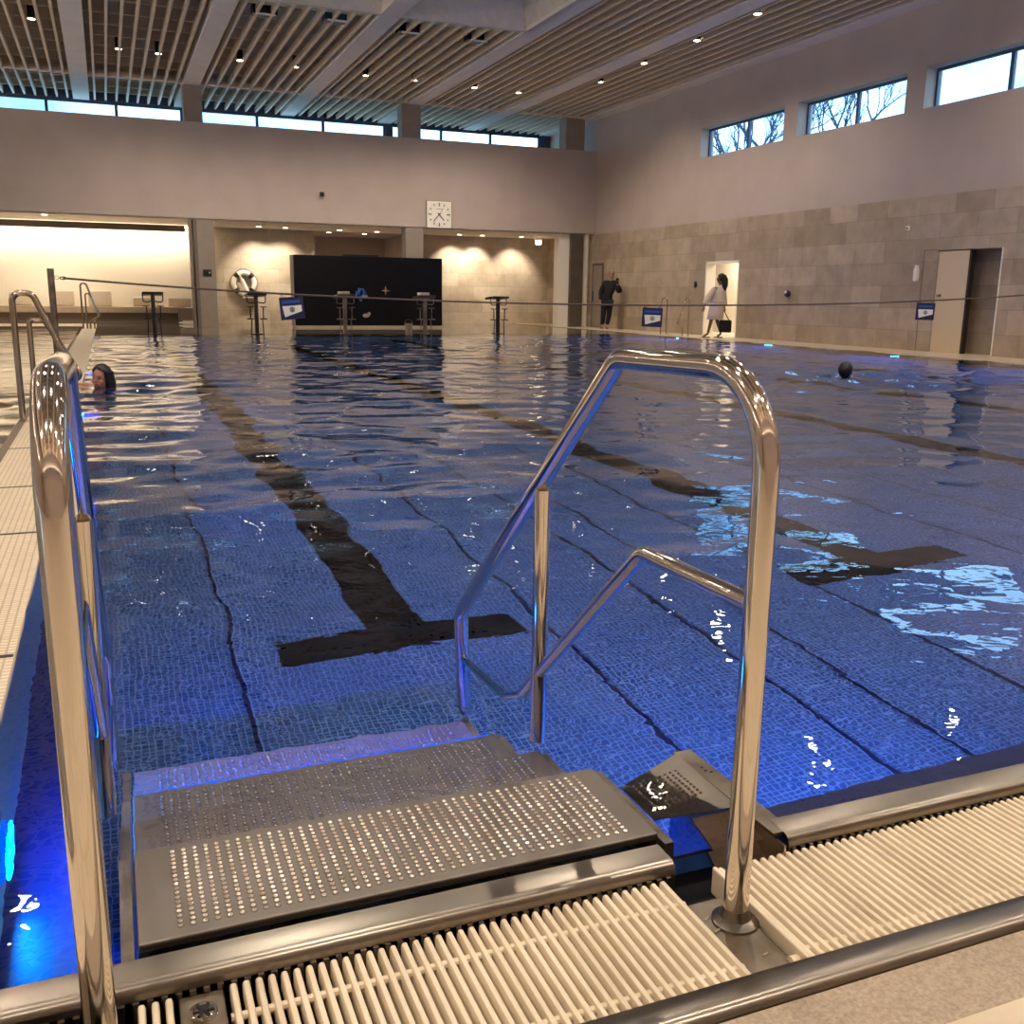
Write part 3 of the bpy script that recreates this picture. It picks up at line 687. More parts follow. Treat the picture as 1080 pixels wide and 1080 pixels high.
m = MB(); m.prism([(.48+(.15 if k % 2 == 0 else .03)*math.sin(k*PI/4), 1.12+(.15 if k % 2 == 0 else .03)*math.cos(k*PI/4)) for k in range(8)], 'y', -.256, -.25)
m.build('star_mark', M['orange'], sc)
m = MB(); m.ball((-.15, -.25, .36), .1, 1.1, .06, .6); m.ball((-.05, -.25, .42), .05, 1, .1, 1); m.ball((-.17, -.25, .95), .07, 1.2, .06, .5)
m.build('pale_marks', M['pillar'], sc)
# lifebuoy
lb = empty('lifebuoy', (4.33, YB-.1, 1.37), label='white and grey lifebuoy with throwing line hanging on the far stone wall', cat='lifebuoy')
m = MB(); m.tube([(.34*math.cos(a), 0, .34*math.sin(a)) for a in np.linspace(0, 2*PI, 40, endpoint=False)], .085, 14, close=True); m.build('ring', M['white'], lb, smooth=True)
for k in range(4):
    a0 = PI/4+k*PI/2
    m = MB(); m.tube([(.34*math.cos(a0+t), 0, .34*math.sin(a0+t)) for t in np.linspace(-.2, .2, 6)], .092, 14); m.build('band', M['dark_metal'], lb, smooth=True)
m = MB(); m.tube([(.44*math.cos(a)*(1+.04*math.cos(4*a)), -.03, .44*math.sin(a)*(1+.04*math.cos(4*a))) for a in np.linspace(0, 2*PI, 40, endpoint=False)], .014, 6, close=True); m.build('grab_line', M['bench_dark'], lb, smooth=True)
m = MB(); m.cyl((-.08, -.1, .12), (.1, -.1, -.3), .07); m.cyl((-.08, -.1, .12), (-.14, -.1, .26), .03); m.build('throw_line_bottle', M['white'], lb, smooth=True)
MB().rbox(-.06, .42, -.14, .08, -.50, -.36, .02).build('bracket', M['cream'], lb)
# bench with back cushions in the glowing alcove
b = empty('long_bench', (-3.2, 34.0, WZ), label='long stone bench running along the glowing white alcove wall', cat='bench')
MB().rbox(-5.7, 5.55, -.35, .4, .34, .53, .02).build('seat', M['bench'], b); MB().box(-5.6, 5.45, -.18, .38, 0, .34).build('base', M['bench_dark'], b)
MB().box(-5.7, 5.55, .3, .42, .53, .58).build('ledge', M['white'], b)
for i, (x0, x1, z1, s) in enumerate(((-2.76, -2.1, .98, 'behind the left ladder rails, at the left edge'), (-1.46, -.92, 1.05, 'directly right of the rope post'), (-.51, .18, 1.05, 'right of the far ladder'), (.80, 1.35, .86, 'behind the first starting block'), (1.88, 2.6, .86, 'nearest the first pillar'))):
    x0 *= .985; x1 *= .985
    q = empty('back_cushion', ((x0+x1)/2, 34.1, WZ+.53), label='pale upholstered backrest on the long bench, '+s, cat='cushion', group='backrests on the long bench')
    h = z1-.58; W = (x1-x0)/2
    MB().rbox(-W, W, -.09, .09, .0, h, .05, 3).build('pad', M['cream'], q, smooth=True); MB().rbox(-W+.01, W-.01, -.10, .10, h-.05, h+.015, .02).build('top_edge', M['white'], q, smooth=True)
o = empty('bench_box', (2.42, 33.5, WZ), label='dark box with a pale bottom rail at the right end of the long bench', cat='box')
MB().rbox(-.30, .22, -.1, .25, .12, .50, .01).build('case', M['bench_dark'], o); MB().box(-.30, .28, -.12, .2, .02, .07).build('bottom_rail', M['white'], o); MB().rbox(.22, .32, -.12, .2, .08, .48, .01).build('end_cap', M['black'], o)
o = empty('bucket', (7.72, 26.7, WZ-.003), label='small pale bucket on the far deck beside the fourth starting block', cat='bucket')
m = MB(); m.lathe([(.09, 0), (.11, .24), (.105, .24), (.085, .02)], n=20); m.build('body', M['pillar'], o, smooth=True)
m = MB(); m.tube([(.11*math.cos(a), 0, .24+.1*math.sin(a)) for a in np.linspace(0, PI, 10)], .005, 6); m.build('bucket_handle', M['steel'], o)
# starting blocks
def block(x, lab, light):
    r = empty('starting_block', (x, 25.4, WZ-.003), label=lab, cat='starting block', group='starting blocks on the far pool edge')
    pm = M['dark_metal'] if not light else M['steel_dull']
    m = MB(); m.rbox(-.045, .045, -.05, .05, 0, .93, .008); m.build('post', pm, r)
    MB().rbox(-.13, .13, -.12, .14, 0, .02, .005).build('foot_plate', pm, r)
    MB().rbox(-.235, .235, -.30, .32, .93, .985, .012, 2, Matrix.Rotation(math.radians(-4), 4, 'X')).build('platform', M['black'] if not light else M['dark_metal'], r)
    if light: MB().rbox(-.12, .14, .02, .30, .99, 1.07, .015).build('top_wedge', M['cream'], r)
    for s in (-1, 1):
        m = MB(); m.tube(round_path([(s*.06, -.05, .80), (s*.06+s*.0, -.05, .765), (s*.225, -.05, .765), (s*.225, -.05, .94)], [.03, .05]), .014, 8); m.build('grab_handle', pm, r, smooth=True)
        m = MB(); m.cyl((s*.155, -.1, .38), (s*.155, -.1, .66), .016, n=8); m.rbox(s*.155-.075, s*.155+.075, -.14, -.06, .655, .68, .005); m.rbox(s*.155-.085, s*.155+.085, -.16, -.06, .365, .392, .005); m.cyl((s*.15, -.1, .0), (s*.13, -.1, .36), .014, n=8); m.build('foot_rest', pm, r)
for x, l, lt in ((1.04, 'black starting block in front of the white alcove, leftmost of the five', 0), (3.44, 'black starting block below the lifebuoy, second from the left', 0), (5.66, 'steel starting block before the left half of the black screen', 1), (7.79, 'steel starting block before the right end of the black screen', 1), (9.86, 'black starting block right of the screen before the stone wall', 0)):
    block(x*1.0, l, lt)
# false-start rope with post and signs
o = empty('rope_post', (-.515, 11.6, DZ-.003), label='steel post on the divider strip holding the rope over the pool', cat='post')
MB().cyl((0, 0, 0), (0, 0, 1.215), .034, n=18).build('pole', M['steel_dull'], o, smooth=True); m = MB(); m.lathe([(.07, 0), (.07, .012), (.04, .03)], n=24); m.build('base', M['steel'], o)
m = MB(); m.tube([(.034+.02*(1-math.cos(a)), 0, 1.125+.018*math.sin(a)) for a in np.linspace(0, 2*PI, 12, endpoint=False)], .004, 6, close=True); m.build('eye', M['steel'], o)
pts = [(-.44, 1.185), (.5, 1.11), (1.95, 1.035), (3.7, .993), (5.74, .965), (7.5, .965), (9.34, .99), (11.4, 1.065), (13.33, 1.18), (15.46, 1.34)]
xs = np.linspace(-.40, 15.46, 60); cf = np.polyfit([p[0] for p in pts], [p[1] for p in pts], 4); rz = lambda x: float(np.polyval(cf, x))
m = MB(); m.tube([(x, 11.6, rz(x)) for x in xs], .011, 8); m.tube([(-.40+.03*math.cos(a), 11.6, rz(-.40)+.014*math.sin(a)) for a in np.linspace(0, 2*PI, 10, endpoint=False)], .006, 6, close=True)
tag(m.build('rope', M['rope'], smooth=True), 'dark rope stretched across the whole pool above the water', 'rope')
for x, s, tl in ((1.96, 'blue warning sign with white field hanging on the rope, before the black screen', -.09), (6.70, 'blue warning sign hanging on the rope beside the right ladder', .03), (11.37, 'blue warning sign hanging on the rope before the pale door', .02)):
    o = empty('rope_sign', (x, 11.6, rz(x)-.012), label=s, cat='sign', group='blue signs on the rope'); o.rotation_euler = (0, tl, -math.atan2(x, 11.6)*.6)
    MB().rbox(-.135, .135, -.008, .008, -.27, -.02, .004).build('panel', M['blue_border'], o)
    MB().box(-.115, .115, -.0105, -.008, -.095, -.045).build('header', M['blue_sign'], o)
    m = MB()
    for k in range(9): m.box(-.095+k*.021, -.081+k*.021, -.0115, -.0105, -.080, -.062)
    m.build('header_lettering', M['mark_blue'], o)
    w_ = MB(); w_.prism([(-.108, -.115), (.108, -.115), (.108, -.185), (-.09, -.24)], 'y', -.0105, -.008); w_ = w_.build('white_field', M['white'], o)
    m = MB(); m.tube([(.026*math.cos(a), -.012, -.16+.026*math.sin(a)) for a in np.linspace(0, 2*PI, 16, endpoint=False)], .004, 6, close=True); m.box(-.004, .004, -.013, -.011, -.18, -.14); m.box(-.014, -.008, -.013, -.011, -.175, -.148); m.box(.008, .014, -.013, -.011, -.175, -.148)
    m.build('emblem', M['black'], w_)
    for s2 in (-.1, .1): m = MB(); m.tube([(s2+.012*math.cos(a), 0, -.005+.02*math.sin(a)) for a in np.linspace(0, 2*PI, 10, endpoint=False)], .003, 6, close=True); m.build('hook', M['black'], o)
# ladders: two looped rails each
def ladder(name, base, sx, h, label, gap, r=.021, hh=(1, .8)):
    o = empty(name, base, label=label, cat='ladder rails')
    for i in range(2):
        hz = h*hh[i]; x0 = 0 if hh[1] < 1 and i == 0 else (sx*.10 if hh[1] < 1 else 0); y = gap*i
        top = max(.10, .14 if i == 0 else .09)
        P = round_path([(x0, y, 0), (x0, y, hz), (x0+sx*top, y, hz+.0), (x0+sx*(.40 if i == 0 else .34), y, .34), (x0+sx*.18, y, .20), (x0+sx*.18, y, 0)], [.065 if i == 0 else .045, .065 if i == 0 else .045, .04, .04])
        m = MB(); m.tube(P, r if i == 0 else r*.85, 14); m.build('side_rail', M['steel_mirror'], o, smooth=True)
    for i in range(2):
        m = MB(); m.lathe([(.030, 0), (.030, .004), (.024, .008)], c=(0 if i == 0 or hh[1] == 1 else sx*.1, gap*i, 0), n=20); m.build('base_flange', M['steel'], o)
ladder('pool_ladder', (-.66, 8.5, DZ-.003), 1, .97, 'polished looped handrails on the divider strip at the left edge, behind the big handrail', .04, .024)
ladder('pool_ladder', (-.60, 28.9, DZ-.003), 1, 1.18, 'looped handrails far away at the end of the divider strip before the bench', .06, .024, (1, .78))
ladder('pool_ladder', (14.55, 24.4, DZ-.003), -1, 1.0, 'thin looped ladder rails on the right pool edge beside the blue rope sign', -1.15, .02, (1, 1))
# fittings on the right wall
def wallitem(name, y, z, label, cat): return empty(name, (XR, y, z), label=label, cat=cat)
o = wallitem('call_button', 24.48, 1.45, 'small dark oval button on the stone wall left of the bright doorway', 'button'); MB().ball((-.02, 0, 0), .07, .4, 1, 1.3).build('cover', M['dark_metal'], o, smooth=True); MB().ball((-.05, 0, .02), .025, .4, 1, 1).build('button', M['black'], o, smooth=True)
o = wallitem('wall_lamp', 20.28, 1.2, 'small round dark blue lamp with a painted white glint on the stone wall between the doorways', 'bell'); MB().ball((-.05, 0, 0), .085, .8, 1, 1).build('dome', M['blue_border'], o, smooth=True); MB().ball((-.1, .0, .03), .045, .6, 1, 1).build('painted_glint', M['white'], o, smooth=True); MB().cyl((0, 0, 0), (-.03, 0, 0), .07).build('base', M['black'], o)  # dark wall lamp; the white ball is its reflection painted on
o = wallitem('dispenser', 16.12, 1.62, 'narrow white dispenser on the stone wall beside the pale door', 'dispenser'); MB().rbox(-.09, 0, -.05, .05, -.16, .10, .02).build('body', M['white'], o); MB().rbox(-.08, -.01, -.03, .03, .10, .16, .01).build('cap', M['white'], o)
o = wallitem('wall_sensor', 16.5, 2.53, 'tiny white sensor high on the stone wall above the dispenser', 'sensor'); MB().rbox(-.04, 0, -.05, .05, -.05, .05, .015).build('housing', M['white'], o); MB().ball((-.04, 0, 0), .02).build('lens', M['dark_metal'], o)

# ================================================================== TREES outside the right windows
def bare_tree(x, y, h, seed, label):
    rs = random.Random(seed); o = empty('bare_tree', (x, y, 0), label=label, cat='tree', group='bare trees outside the right windows')
    mt = MB(); mt.tube([(0, 0, 0), (.1, .1, h*.25), (0, .2, h*.5), (.2, 0, h*.7)], .2, 10, radii=[.26, .2, .15, .1]); mt.build('trunk', M['bark'], o, smooth=True)
    mb = MB()
    def grow(p, d, L, r, dep):
        q = p+d*L; mid = p+d*L*.5+Vector((rs.uniform(-1, 1), rs.uniform(-1, 1), rs.uniform(0, 1)))*L*.08
        mb.tube([p, mid, q], r, 5, radii=[r, r*.8, r*.6], cap=False)
        if dep:
            for _ in range(3):
                nd = (d+Vector((rs.uniform(-1, 1), rs.uniform(-1, 1), rs.uniform(-.2, .8)))*.62).normalized(); grow(q if rs.random() < .6 else mid, nd, L*rs.uniform(.6, .8), r*.6, dep-1)
    for k in range(9):
        z = h*(.28+.05*k); a = rs.uniform(0, 2*PI); grow(Vector((.05, .1, z)), Vector((math.cos(a)*.7, math.sin(a)*.7, .75)).normalized(), h*.17, .07, 4)
    mb.build('branches', M['bark'], o)
bare_tree(28, 42, 11, 1, 'bare winter tree outside, behind the farthest right window')
bare_tree(27, 38, 11, 4, 'bare winter tree outside, filling the right pane of the farthest window')
bare_tree(29, 34.5, 10.5, 9, 'bare winter tree outside, in the left pane of the second window')
bare_tree(34, 31.5, 8.8, 12, 'low bare tree outside, at the bottom of the second window')
struct(MB().box(XR+2.3, 70, -30, 80, -.3, -.1).build('floor_outside', pbr('winter_grass', srgb(90, 96, 74), .9)))

# ================================================================== PEOPLE
def skin_mesh(name, nodes, edges, mat, parent, sub=2, root=None, extra=None):
    """nodes: {key: (pos, radius or (rx, ry))}; grows a smooth body along the edges"""
    keys = list(nodes); me = bpy.data.meshes.new(name)
    me.from_pydata([nodes[k][0] for k in keys], [(keys.index(a), keys.index(b)) for a, b in edges], [])
    o = bpy.data.objects.new(name, me); COL.objects.link(o)
    md = o.modifiers.new('s', 'SKIN'); md.use_smooth_shade = True
    for i, k in enumerate(keys):
        r = nodes[k][1]; sv = me.skin_vertices[0].data[i]; sv.radius = (r, r) if not isinstance(r, tuple) else r
        sv.use_root = (k == (root or keys[0]))
    s = o.modifiers.new('d', 'SUBSURF'); s.levels = sub; s.render_levels = sub
    dg = bpy.context.evaluated_depsgraph_get(); ev = o.evaluated_get(dg); nm = bpy.data.meshes.new_from_object(ev)
    bpy.data.objects.remove(o)
    bm = bmesh.new(); bm.from_mesh(nm)
    if extra:
        q = MB(); q.bm.free(); q.bm = bm; extra(q)
    bm.to_mesh(nm); bm.free(); nm.name = name
    nm.materials.clear(); nm.materials.append(mat); nm.polygons.foreach_set('use_smooth', [True]*len(nm.polygons))
    o = bpy.data.objects.new(name, nm); COL.objects.link(o); o.parent = parent; return o
def hand_nodes(N, E, pre, wrist, d, up, s=1.0, curl=.4):
    """palm, four fingers and a thumb growing from a wrist node"""
    d = Vector(d).normalized(); side = d.cross(Vector(up)).normalized(); n = side.cross(d)
    w = Vector(N[wrist][0]); pm = w+d*.05*s; kn = w+d*.085*s
    N[pre+'p'] = (pm, .024*s); E.append((wrist, pre+'p'))
    for i, L in enumerate((.065, .075, .07, .055)):
        b = kn+side*(.03-.02*i)*s
        N[pre+'f%d' % i] = (b, .0095*s); N[pre+'g%d' % i] = (b+(d*(1-curl*.5)-n*curl).normalized()*L*.55*s, .0085*s); N[pre+'h%d' % i] = (b+(d*(1-curl*.5)-n*curl).normalized()*L*.55*s+(d*(1-curl)-n*curl*1.4).normalized()*L*.45*s, .0075*s)
        E += [(pre+'p', pre+'f%d' % i), (pre+'f%d' % i, pre+'g%d' % i), (pre+'g%d' % i, pre+'h%d' % i)]
    N[pre+'t'] = (w+d*.03*s+side*.035*s-n*.01*s, .011*s); N[pre+'u'] = (w+d*.065*s+side*.05*s-n*.02*s, .009*s); E += [(pre+'p', pre+'t'), (pre+'t', pre+'u')]
def head_parts(q, c, yawd, s=1.0, tilt=0):
    """skull, jaw, nose, ears on the body mesh; face looks along local -Y turned by yawd"""
    Mx = Matrix.Translation(c) @ Matrix.Rotation(math.radians(yawd), 4, 'Z') @ Matrix.Rotation(math.radians(tilt), 4, 'X') @ Matrix.Scale(s, 4)
    q.ball((0, .01, .03), .1, .76, .95, 1.0, 24, Mx); q.ball((0, -.022, -.045), .07, .82, .95, 1.05, 20, Mx)
    q.ball((0, -.10, -.012), .016, .8, 1.1, 1.5, 10, Mx); q.ball((0, -.088, .018), .014, .7, .8, 2.0, 10, Mx)
    q.ball((0, -.083, -.062), .02, 1.3, .55, .55, 10, Mx); q.ball((0, -.078, -.098), .022, 1.2, .7, .7, 10, Mx)
    for k in (-1, 1): q.ball((k*.078, .01, -.005), .022, .4, .8, 1.3, 10, Mx); q.ball((k*.045, -.07, -.03), .026, 1, .6, 1, 10, Mx)
    return Mx
def face(parent, Mx, lip_col=srgb(130, 60, 54)):
    m = MB()
    for k in (-1, 1): m.ball((k*.031, -.088, .004), .011, 1.3, .5, .6, 10, Mx)
    m.build('eyes', M['hair'], parent, smooth=True)
    m = MB()
    for k in (-1, 1): m.ball((k*.032, -.090, .028), .016, 1.3, .4, .28, 10, Mx)
    m.build('eyebrows', M['hair'], parent, smooth=True)
    m = MB(); m.ball((0, -.096, -.060), .02, 1.1, .35, .32, 10, Mx); m.build('lips', pbr('lips', lip_col, .5), parent, smooth=True)
def hair_cap(name, parent, Mx, mat, extra=None, front=.02):
    m = MB(); r = bmesh.ops.create_uvsphere(m.bm, u_segments=28, v_segments=18, radius=.112)
    for v_ in r['verts']:
        x, y, z = v_.co; v_.co = Vector((x*.80, y*.97+.018, z*1.0+.035))
    kill = [v_ for v_ in r['verts'] if v_.co.y < -.028 and v_.co.z < .075+front-6.5*(v_.co.x+.01)**2 or v_.co.z < -.055]
    bmesh.ops.delete(m.bm, geom=kill, context='VERTS'); bmesh.ops.transform(m.bm, matrix=Mx, verts=m.bm.verts[:])
    if extra: extra(m, Mx)
    o = m.build(name, mat, parent, smooth=True, angle=80); sd = o.modifiers.new('t', 'SOLIDIFY'); sd.thickness = .008; sd.offset = 1; return o

# --- man in black
az = math.atan2(14.95, 28.9)
p = empty('person', (14.93, 28.8, DZ), -az, label='person in black jacket and trousers standing at the far right corner, raising a dark object', cat='person')
hc = Vector((.12, -.02, 1.70))
N = {'pel': ((.02, 0, .93), (.14, .1)), 'wa': ((.03, 0, 1.08), (.14, .1)), 'ch': ((.07, 0, 1.30), (.17, .115)), 'nk0': ((.10, 0, 1.48), .075), 'nk': ((.12, -.01, 1.58), .055), 'hd': ((.12, -.01, 1.68), .06),
     'sL': ((-.10, 0, 1.43), .062), 'eL': ((-.20, .02, 1.14), .046), 'wL': ((-.20, -.05, .90), .030), 'sR': ((.27, 0, 1.43), .062), 'eR': ((.40, -.16, 1.17), .046), 'wR': ((.33, -.30, 1.40), .030),
     'hL': ((-.07, 0, .86), .09), 'kL': ((-.09, -.04, .48), .058), 'aL': ((-.13, .02, .10), .036), 'tL': ((-.15, -.14, .035), .034), 'hR': ((.11, 0, .86), .09), 'kR': ((.09, -.05, .48), .058), 'aR': ((.03, .0, .10), .036), 'tR': ((.05, -.17, .035), .034)}
E_ = [('pel', 'wa'), ('wa', 'ch'), ('ch', 'nk0'), ('nk0', 'nk'), ('nk', 'hd'), ('ch', 'sL'), ('sL', 'eL'), ('eL', 'wL'), ('ch', 'sR'), ('sR', 'eR'), ('eR', 'wR'), ('pel', 'hL'), ('hL', 'kL'), ('kL', 'aL'), ('aL', 'tL'), ('pel', 'hR'), ('hR', 'kR'), ('kR', 'aR'), ('aR', 'tR')]
hand_nodes(N, E_, 'l', 'wL', (0, -.1, -1), (0, 1, 0)); hand_nodes(N, E_, 'r', 'wR', (-.1, 0, 1), (0, 1, 0), curl=.8)
MX = []
body = skin_mesh('body', N, E_, M['skin'], p, extra=lambda q: MX.append(head_parts(q, hc, 12)))
face(p, MX[0]); hair_cap('hair', p, MX[0], M['grey_hair'])
g = .028
J = {k: (N[k][0], (N[k][1]+g if not isinstance(N[k][1], tuple) else (N[k][1][0]+g, N[k][1][1]+g))) for k in ('pel', 'wa', 'ch', 'sL', 'eL', 'sR', 'eR', 'wL', 'wR')}
J['hem'] = ((.02, 0, .74), (.17, .15)); J['pel'] = ((.02, 0, .90), (.19, .16)); J['wa'] = (N['wa'][0], (.20, .16)); J['ch'] = (N['ch'][0], (.22, .16))
J['nk0'] = ((.10, 0, 1.47), .085); J['wL'] = (N['wL'][0], .06); J['wR'] = (N['wR'][0], .065); J['eR'] = (N['eR'][0], .11); J['eL'] = (N['eL'][0], .09); J['sL'] = (N['sL'][0], .11); J['sR'] = (N['sR'][0], .11)
skin_mesh('jacket', J, [('hem', 'pel'), ('pel', 'wa'), ('wa', 'ch'), ('ch', 'nk0'), ('ch', 'sL'), ('sL', 'eL'), ('eL', 'wL'), ('ch', 'sR'), ('sR', 'eR'), ('eR', 'wR')], M['black_cloth'], p)
J = {'pel': ((.02, 0, .95), (.18, .15)), 'hL': (N['hL'][0], .115), 'kL': (N['kL'][0], .085), 'aL': ((-.12, .02, .13), .075), 'hR': (N['hR'][0], .115), 'kR': (N['kR'][0], .085), 'aR': ((.03, 0, .13), .075)}
skin_mesh('trousers', J, [('pel', 'hL'), ('hL', 'kL'), ('kL', 'aL'), ('pel', 'hR'), ('hR', 'kR'), ('kR', 'aR')], M['black_cloth'], p)
for a, t_ in (('aL', 'tL'), ('aR', 'tR')):
    ax, ay, _ = N[a][0]; tx, ty, _ = N[t_][0]
    skin_mesh('shoe', {'a': ((ax, ay+.05, .045), .043), 'b': ((ax, ay, .05), .05), 'c': ((tx, ty, .04), .038), 'd': ((tx, ty-.05, .035), .03)}, [('a', 'b'), ('b', 'c'), ('c', 'd')], M['bench_dark'], p)
o = tag(MB().rbox(-.05, .05, -.02, .02, -.08, .10, .01).build('phone', M['black']), 'dark phone held up by the person in black', 'phone'); o.matrix_world = Matrix.Translation((14.93, 28.8, DZ)) @ Matrix.Rotation(-az, 4, 'Z') @ Matrix.Translation((.31, -.335, 1.50))

# --- woman in a pale robe with a bag
az = math.atan2(14.72, 22.3)
p = empty('person', (14.72, 22.3, DZ), -az, label='person in a pale bathrobe walking past the bright doorway with long dark hair', cat='person')
hc = Vector((.12, 0, 1.50))
N = {'pel': ((.02, 0, .82), (.10, .08)), 'wa': ((.03, 0, .96), (.09, .07)), 'ch': ((.07, 0, 1.14), (.11, .08)), 'nk0': ((.10, 0, 1.29), .06), 'nk': ((.11, 0, 1.38), .045), 'hd': ((.12, 0, 1.46), .055),
     'sL': ((-.02, -.09, 1.25), .05), 'eL': ((-.16, -.10, 1.03), .038), 'wL': ((-.27, -.12, .80), .025), 'sR': ((.18, .08, 1.25), .05), 'eR': ((.22, .10, 1.0), .038), 'wR': ((.25, .02, .77), .025),
     'hL': ((-.02, -.06, .76), .085), 'kL': ((-.07, -.07, .44), .052), 'aL': ((-.14, -.05, .09), .032), 'tL': ((-.26, -.08, .03), .028), 'hR': ((.06, .07, .76), .085), 'kR': ((.08, .06, .44), .052), 'aR': ((.20, .06, .10), .032), 'tR': ((.10, .06, .03), .028)}
E2 = [('pel', 'wa'), ('wa', 'ch'), ('ch', 'nk0'), ('nk0', 'nk'), ('nk', 'hd'), ('ch', 'sL'), ('sL', 'eL'), ('eL', 'wL'), ('ch', 'sR'), ('sR', 'eR'), ('eR', 'wR'), ('pel', 'hL'), ('hL', 'kL'), ('kL', 'aL'), ('aL', 'tL'), ('pel', 'hR'), ('hR', 'kR'), ('kR', 'aR'), ('aR', 'tR')]
hand_nodes(N, E2, 'l', 'wL', (-.2, 0, -1), (0, 1, 0)); hand_nodes(N, E2, 'r', 'wR', (0, 0, -1), (0, 1, 0), curl=.9)
MX = []
skin_mesh('body', N, E2, M['skin_dark'], p, extra=lambda q: MX.append(head_parts(q, hc, -100, .95)))
face(p, MX[0])
def longhair(m, Mx): m.tube([Mx @ Vector(a) for a in ((0, .07, .08), (0, .11, -.02), (0, .12, -.16), (0, .10, -.30), (0, .08, -.38))], .05, 12, radii=[.06, .075, .07, .05, .015])
hair_cap('hair', p, MX[0], M['hair'], longhair)
m = MB(); prof = [(.21, .47), (.20, .62), (.185, .80), (.165, .95), (.175, 1.08), (.17, 1.20), (.10, 1.31), (.06, 1.35)]
rings = []
for rr, z in prof:
    cx = .02+(z-.47)*.09; rings.append([m.bm.verts.new((cx+rr*math.cos(a)*(1+.05*math.sin(5*a+z*4)), rr*.8*math.sin(a)*(1+.05*math.cos(4*a+z*6)), z)) for a in np.linspace(0, 2*PI, 32, endpoint=False)])
for A, B in zip(rings, rings[1:]):
    for k in range(32): m.bm.faces.new((A[k], A[(k+1) % 32], B[(k+1) % 32], B[k]))
rb = m.build('robe', M['robe'], p, smooth=True, angle=80); sd = rb.modifiers.new('t', 'SOLIDIFY'); sd.thickness = .012
for s_, e_, w_ in (('sL', 'eL', 'wL'), ('sR', 'eR', 'wR')):
    m = MB(); P = [Vector(N[k][0]) for k in (s_, e_, w_)]; m.tube([P[0]+Vector((0, 0, .03)), P[0]*.7+P[1]*.3, P[1], P[1]*.3+P[2]*.7], .07, 16, radii=[.06, .085, .085, .085]); m.build('sleeve', M['robe'], rb, smooth=True)
m = MB(); m.tube([(.03+.04+.172*math.cos(a), .142*math.sin(a), .94) for a in np.linspace(0, 2*PI, 24, endpoint=False)], .022, 8, close=True); m.build('belt', M['cream'], rb, smooth=True)
for x_, y_ in ((-.17, -.06), (.15, .06)): MB().rbox(x_-.13, x_+.10, y_-.045, y_+.045, 0, .022, .01).build('sandal', M['black'], p)
bg_ = empty('hand_bag', (14.72, 22.3, DZ), -az, label='black shoulder bag carried low by the person in the pale robe', cat='bag')
T_ = MB(); T_.rbox(.14, .46, -.06, .10, .14, .46, .04, 3); T_.build('body', M['black_cloth'], bg_, smooth=True)
m = MB(); m.tube([(.18, .02, .44), (.21, .02, .60), (.25, .02, .70), (.30, .02, .60), (.40, .02, .44)], .012, 8); m.build('strap', M['black'], bg_, smooth=True)

# --- swimmer resting at the left pool edge
p = empty('person', (-.10, 11.35, WZ), .0, label='person with long dark hair in the water, arms resting on the left pool edge', cat='person')
hc = Vector((.0, 0, .095))
N = {'pel': ((.10, .05, -.55), (.12, .09)), 'wa': ((.09, .04, -.38), (.105, .085)), 'ch': ((.06, .03, -.17), (.13, .09)), 'nk0': ((.03, .02, -.06), .05), 'nk': ((.02, .02, -.01), .04), 'hd': ((.01, .01, .05), .045),
     'sL': ((.02, -.14, -.06), .045), 'eL': ((-.11, -.20, -.02), .036), 'wL': ((-.25, -.10, .018), .026), 'sR': ((.13, .16, -.06), .045), 'eR': ((.0, .24, -.02), .036), 'wR': ((-.24, .12, .02), .026),
     'hL': ((.10, -.04, -.62), .08), 'kL': ((.14, -.06, -.80), .055), 'aL': ((.38, -.06, -.86), .034), 'tL': ((.48, -.06, -.84), .026), 'hR': ((.12, .12, -.62), .08), 'kR': ((.16, .14, -.80), .055), 'aR': ((.40, .14, -.86), .034), 'tR': ((.50, .14, -.84), .026)}
hand_nodes(N, E3 := list(E2[:19]), 'l', 'wL', (-1, .2, 0), (0, 0, 1), curl=.2); hand_nodes(N, E3, 'r', 'wR', (-1, -.2, 0), (0, 0, 1), curl=.2)
MX = []
skin_mesh('body', N, E3, M['skin'], p, extra=lambda q: MX.append(head_parts(q, hc, -32)))
face(p, MX[0])
def wethair(m, Mx):
    for a, b_ in ((-.055, .03), (.0, .07), (.055, .05), (.075, .0)): m.tube([Mx @ Vector(v_) for v_ in ((a, b_, .06), (a*1.15, b_+.02, -.04), (a*1.1, b_+.03, -.14), (a*1.0, b_+.04, -.22))], .03, 10, radii=[.045, .045, .04, .02])
hair_cap('hair', p, MX[0], M['hair'], wethair)
skin_mesh('swimsuit', {'pel': ((.10, .05, -.56), (.128, .10)), 'wa': ((.09, .04, -.38), (.115, .094)), 'ch': ((.065, .03, -.19), (.138, .10)), 'up': ((.045, .02, -.11), (.11, .08))}, [('pel', 'wa'), ('wa', 'ch'), ('ch', 'up')], M['blue_cloth'], p)
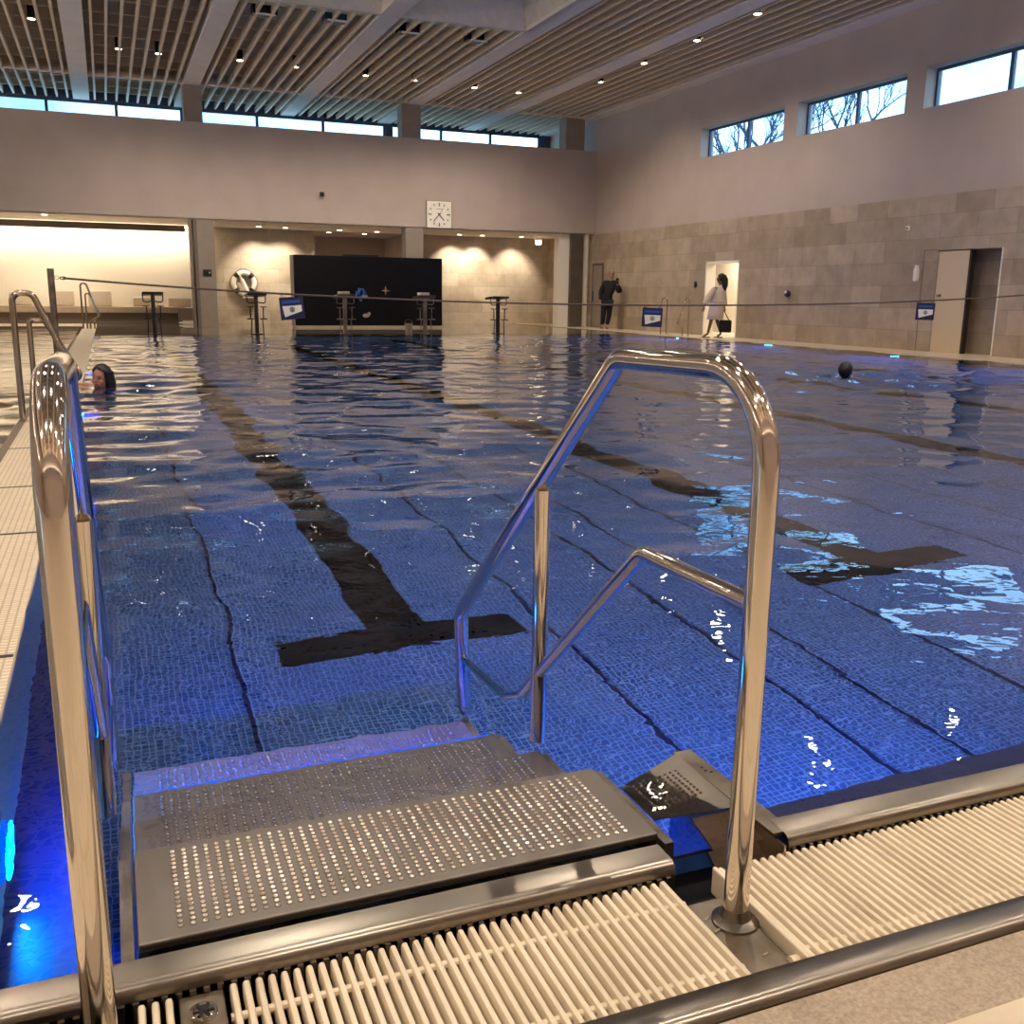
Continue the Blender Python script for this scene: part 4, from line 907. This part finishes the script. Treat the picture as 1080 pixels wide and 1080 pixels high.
# --- swimmer on the right, back of the head to the camera
az = math.atan2(9.3, 10.8)
p = empty('person', (9.28, 10.8, WZ), -az, label='swimmer far right in the pool, only the dark wet head above the water', cat='person')
hc = Vector((0, 0, .05))
N = {'pel': ((0, .55, -.42), (.12, .09)), 'wa': ((0, .40, -.32), (.11, .085)), 'ch': ((0, .20, -.20), (.14, .09)), 'nk0': ((0, .07, -.10), .06), 'nk': ((0, .02, -.04), .05), 'hd': ((0, 0, .02), .055),
     'sL': ((-.17, .14, -.14), .05), 'eL': ((-.36, .0, -.16), .038), 'wL': ((-.46, -.2, -.10), .027), 'sR': ((.17, .14, -.14), .05), 'eR': ((.36, .0, -.16), .038), 'wR': ((.46, -.2, -.10), .027),
     'hL': ((-.08, .63, -.45), .085), 'kL': ((-.12, .98, -.50), .055), 'aL': ((-.14, 1.3, -.42), .034), 'tL': ((-.14, 1.42, -.40), .025), 'hR': ((.08, .63, -.45), .085), 'kR': ((.12, .98, -.56), .055), 'aR': ((.14, 1.3, -.6), .034), 'tR': ((.14, 1.42, -.6), .025)}
E4 = list(E2[:19]); hand_nodes(N, E4, 'l', 'wL', (-.2, -1, 0), (0, 0, 1), curl=.1); hand_nodes(N, E4, 'r', 'wR', (.2, -1, 0), (0, 0, 1), curl=.1)
MX = []
skin_mesh('body', N, E4, M['skin_dark'], p, extra=lambda q: MX.append(head_parts(q, hc, 175)))
face(p, MX[0])
m = MB(); m.ball((0, .022, .035), .115, .84, .99, 1.02, 28, MX[0]); m.build('hair', M['hair'], p, smooth=True)
# --- swimmer in the small pool, a forearm in view at the left edge
p = empty('person', (-1.32, 9.9, WZ-.01), 0, label='swimmer in the small left pool, only a forearm in view at the left edge', cat='person')
hc = Vector((-.25, .0, .10))
N = {'pel': ((-.30, .35, -.5), (.12, .09)), 'wa': ((-.29, .22, -.36), (.11, .085)), 'ch': ((-.27, .1, -.18), (.14, .09)), 'nk0': ((-.26, .03, -.07), .06), 'nk': ((-.25, 0, 0), .05), 'hd': ((-.25, 0, .07), .055),
     'sL': ((-.40, .1, -.1), .05), 'eL': ((-.55, .0, -.1), .038), 'wL': ((-.6, -.2, -.05), .027), 'sR': ((-.10, .1, -.06), .05), 'eR': ((.13, .04, .0), .040), 'wR': ((.33, -.0, .005), .028),
     'hL': ((-.36, .40, -.56), .085), 'kL': ((-.38, .6, -.7), .055), 'aL': ((-.38, .9, -.7), .034), 'tL': ((-.38, 1.0, -.7), .025), 'hR': ((-.24, .40, -.56), .085), 'kR': ((-.22, .6, -.7), .055), 'aR': ((-.22, .9, -.7), .034), 'tR': ((-.22, 1.0, -.7), .025)}
E5 = list(E2[:19]); hand_nodes(N, E5, 'l', 'wL', (-.2, -1, 0), (0, 0, 1), curl=.1); hand_nodes(N, E5, 'r', 'wR', (1, 0, 0), (0, 0, 1), curl=.1)
MX = []
skin_mesh('body', N, E5, M['skin_dark'], p, extra=lambda q: MX.append(head_parts(q, hc, 20)))
face(p, MX[0]); hair_cap('hair', p, MX[0], M['hair'])
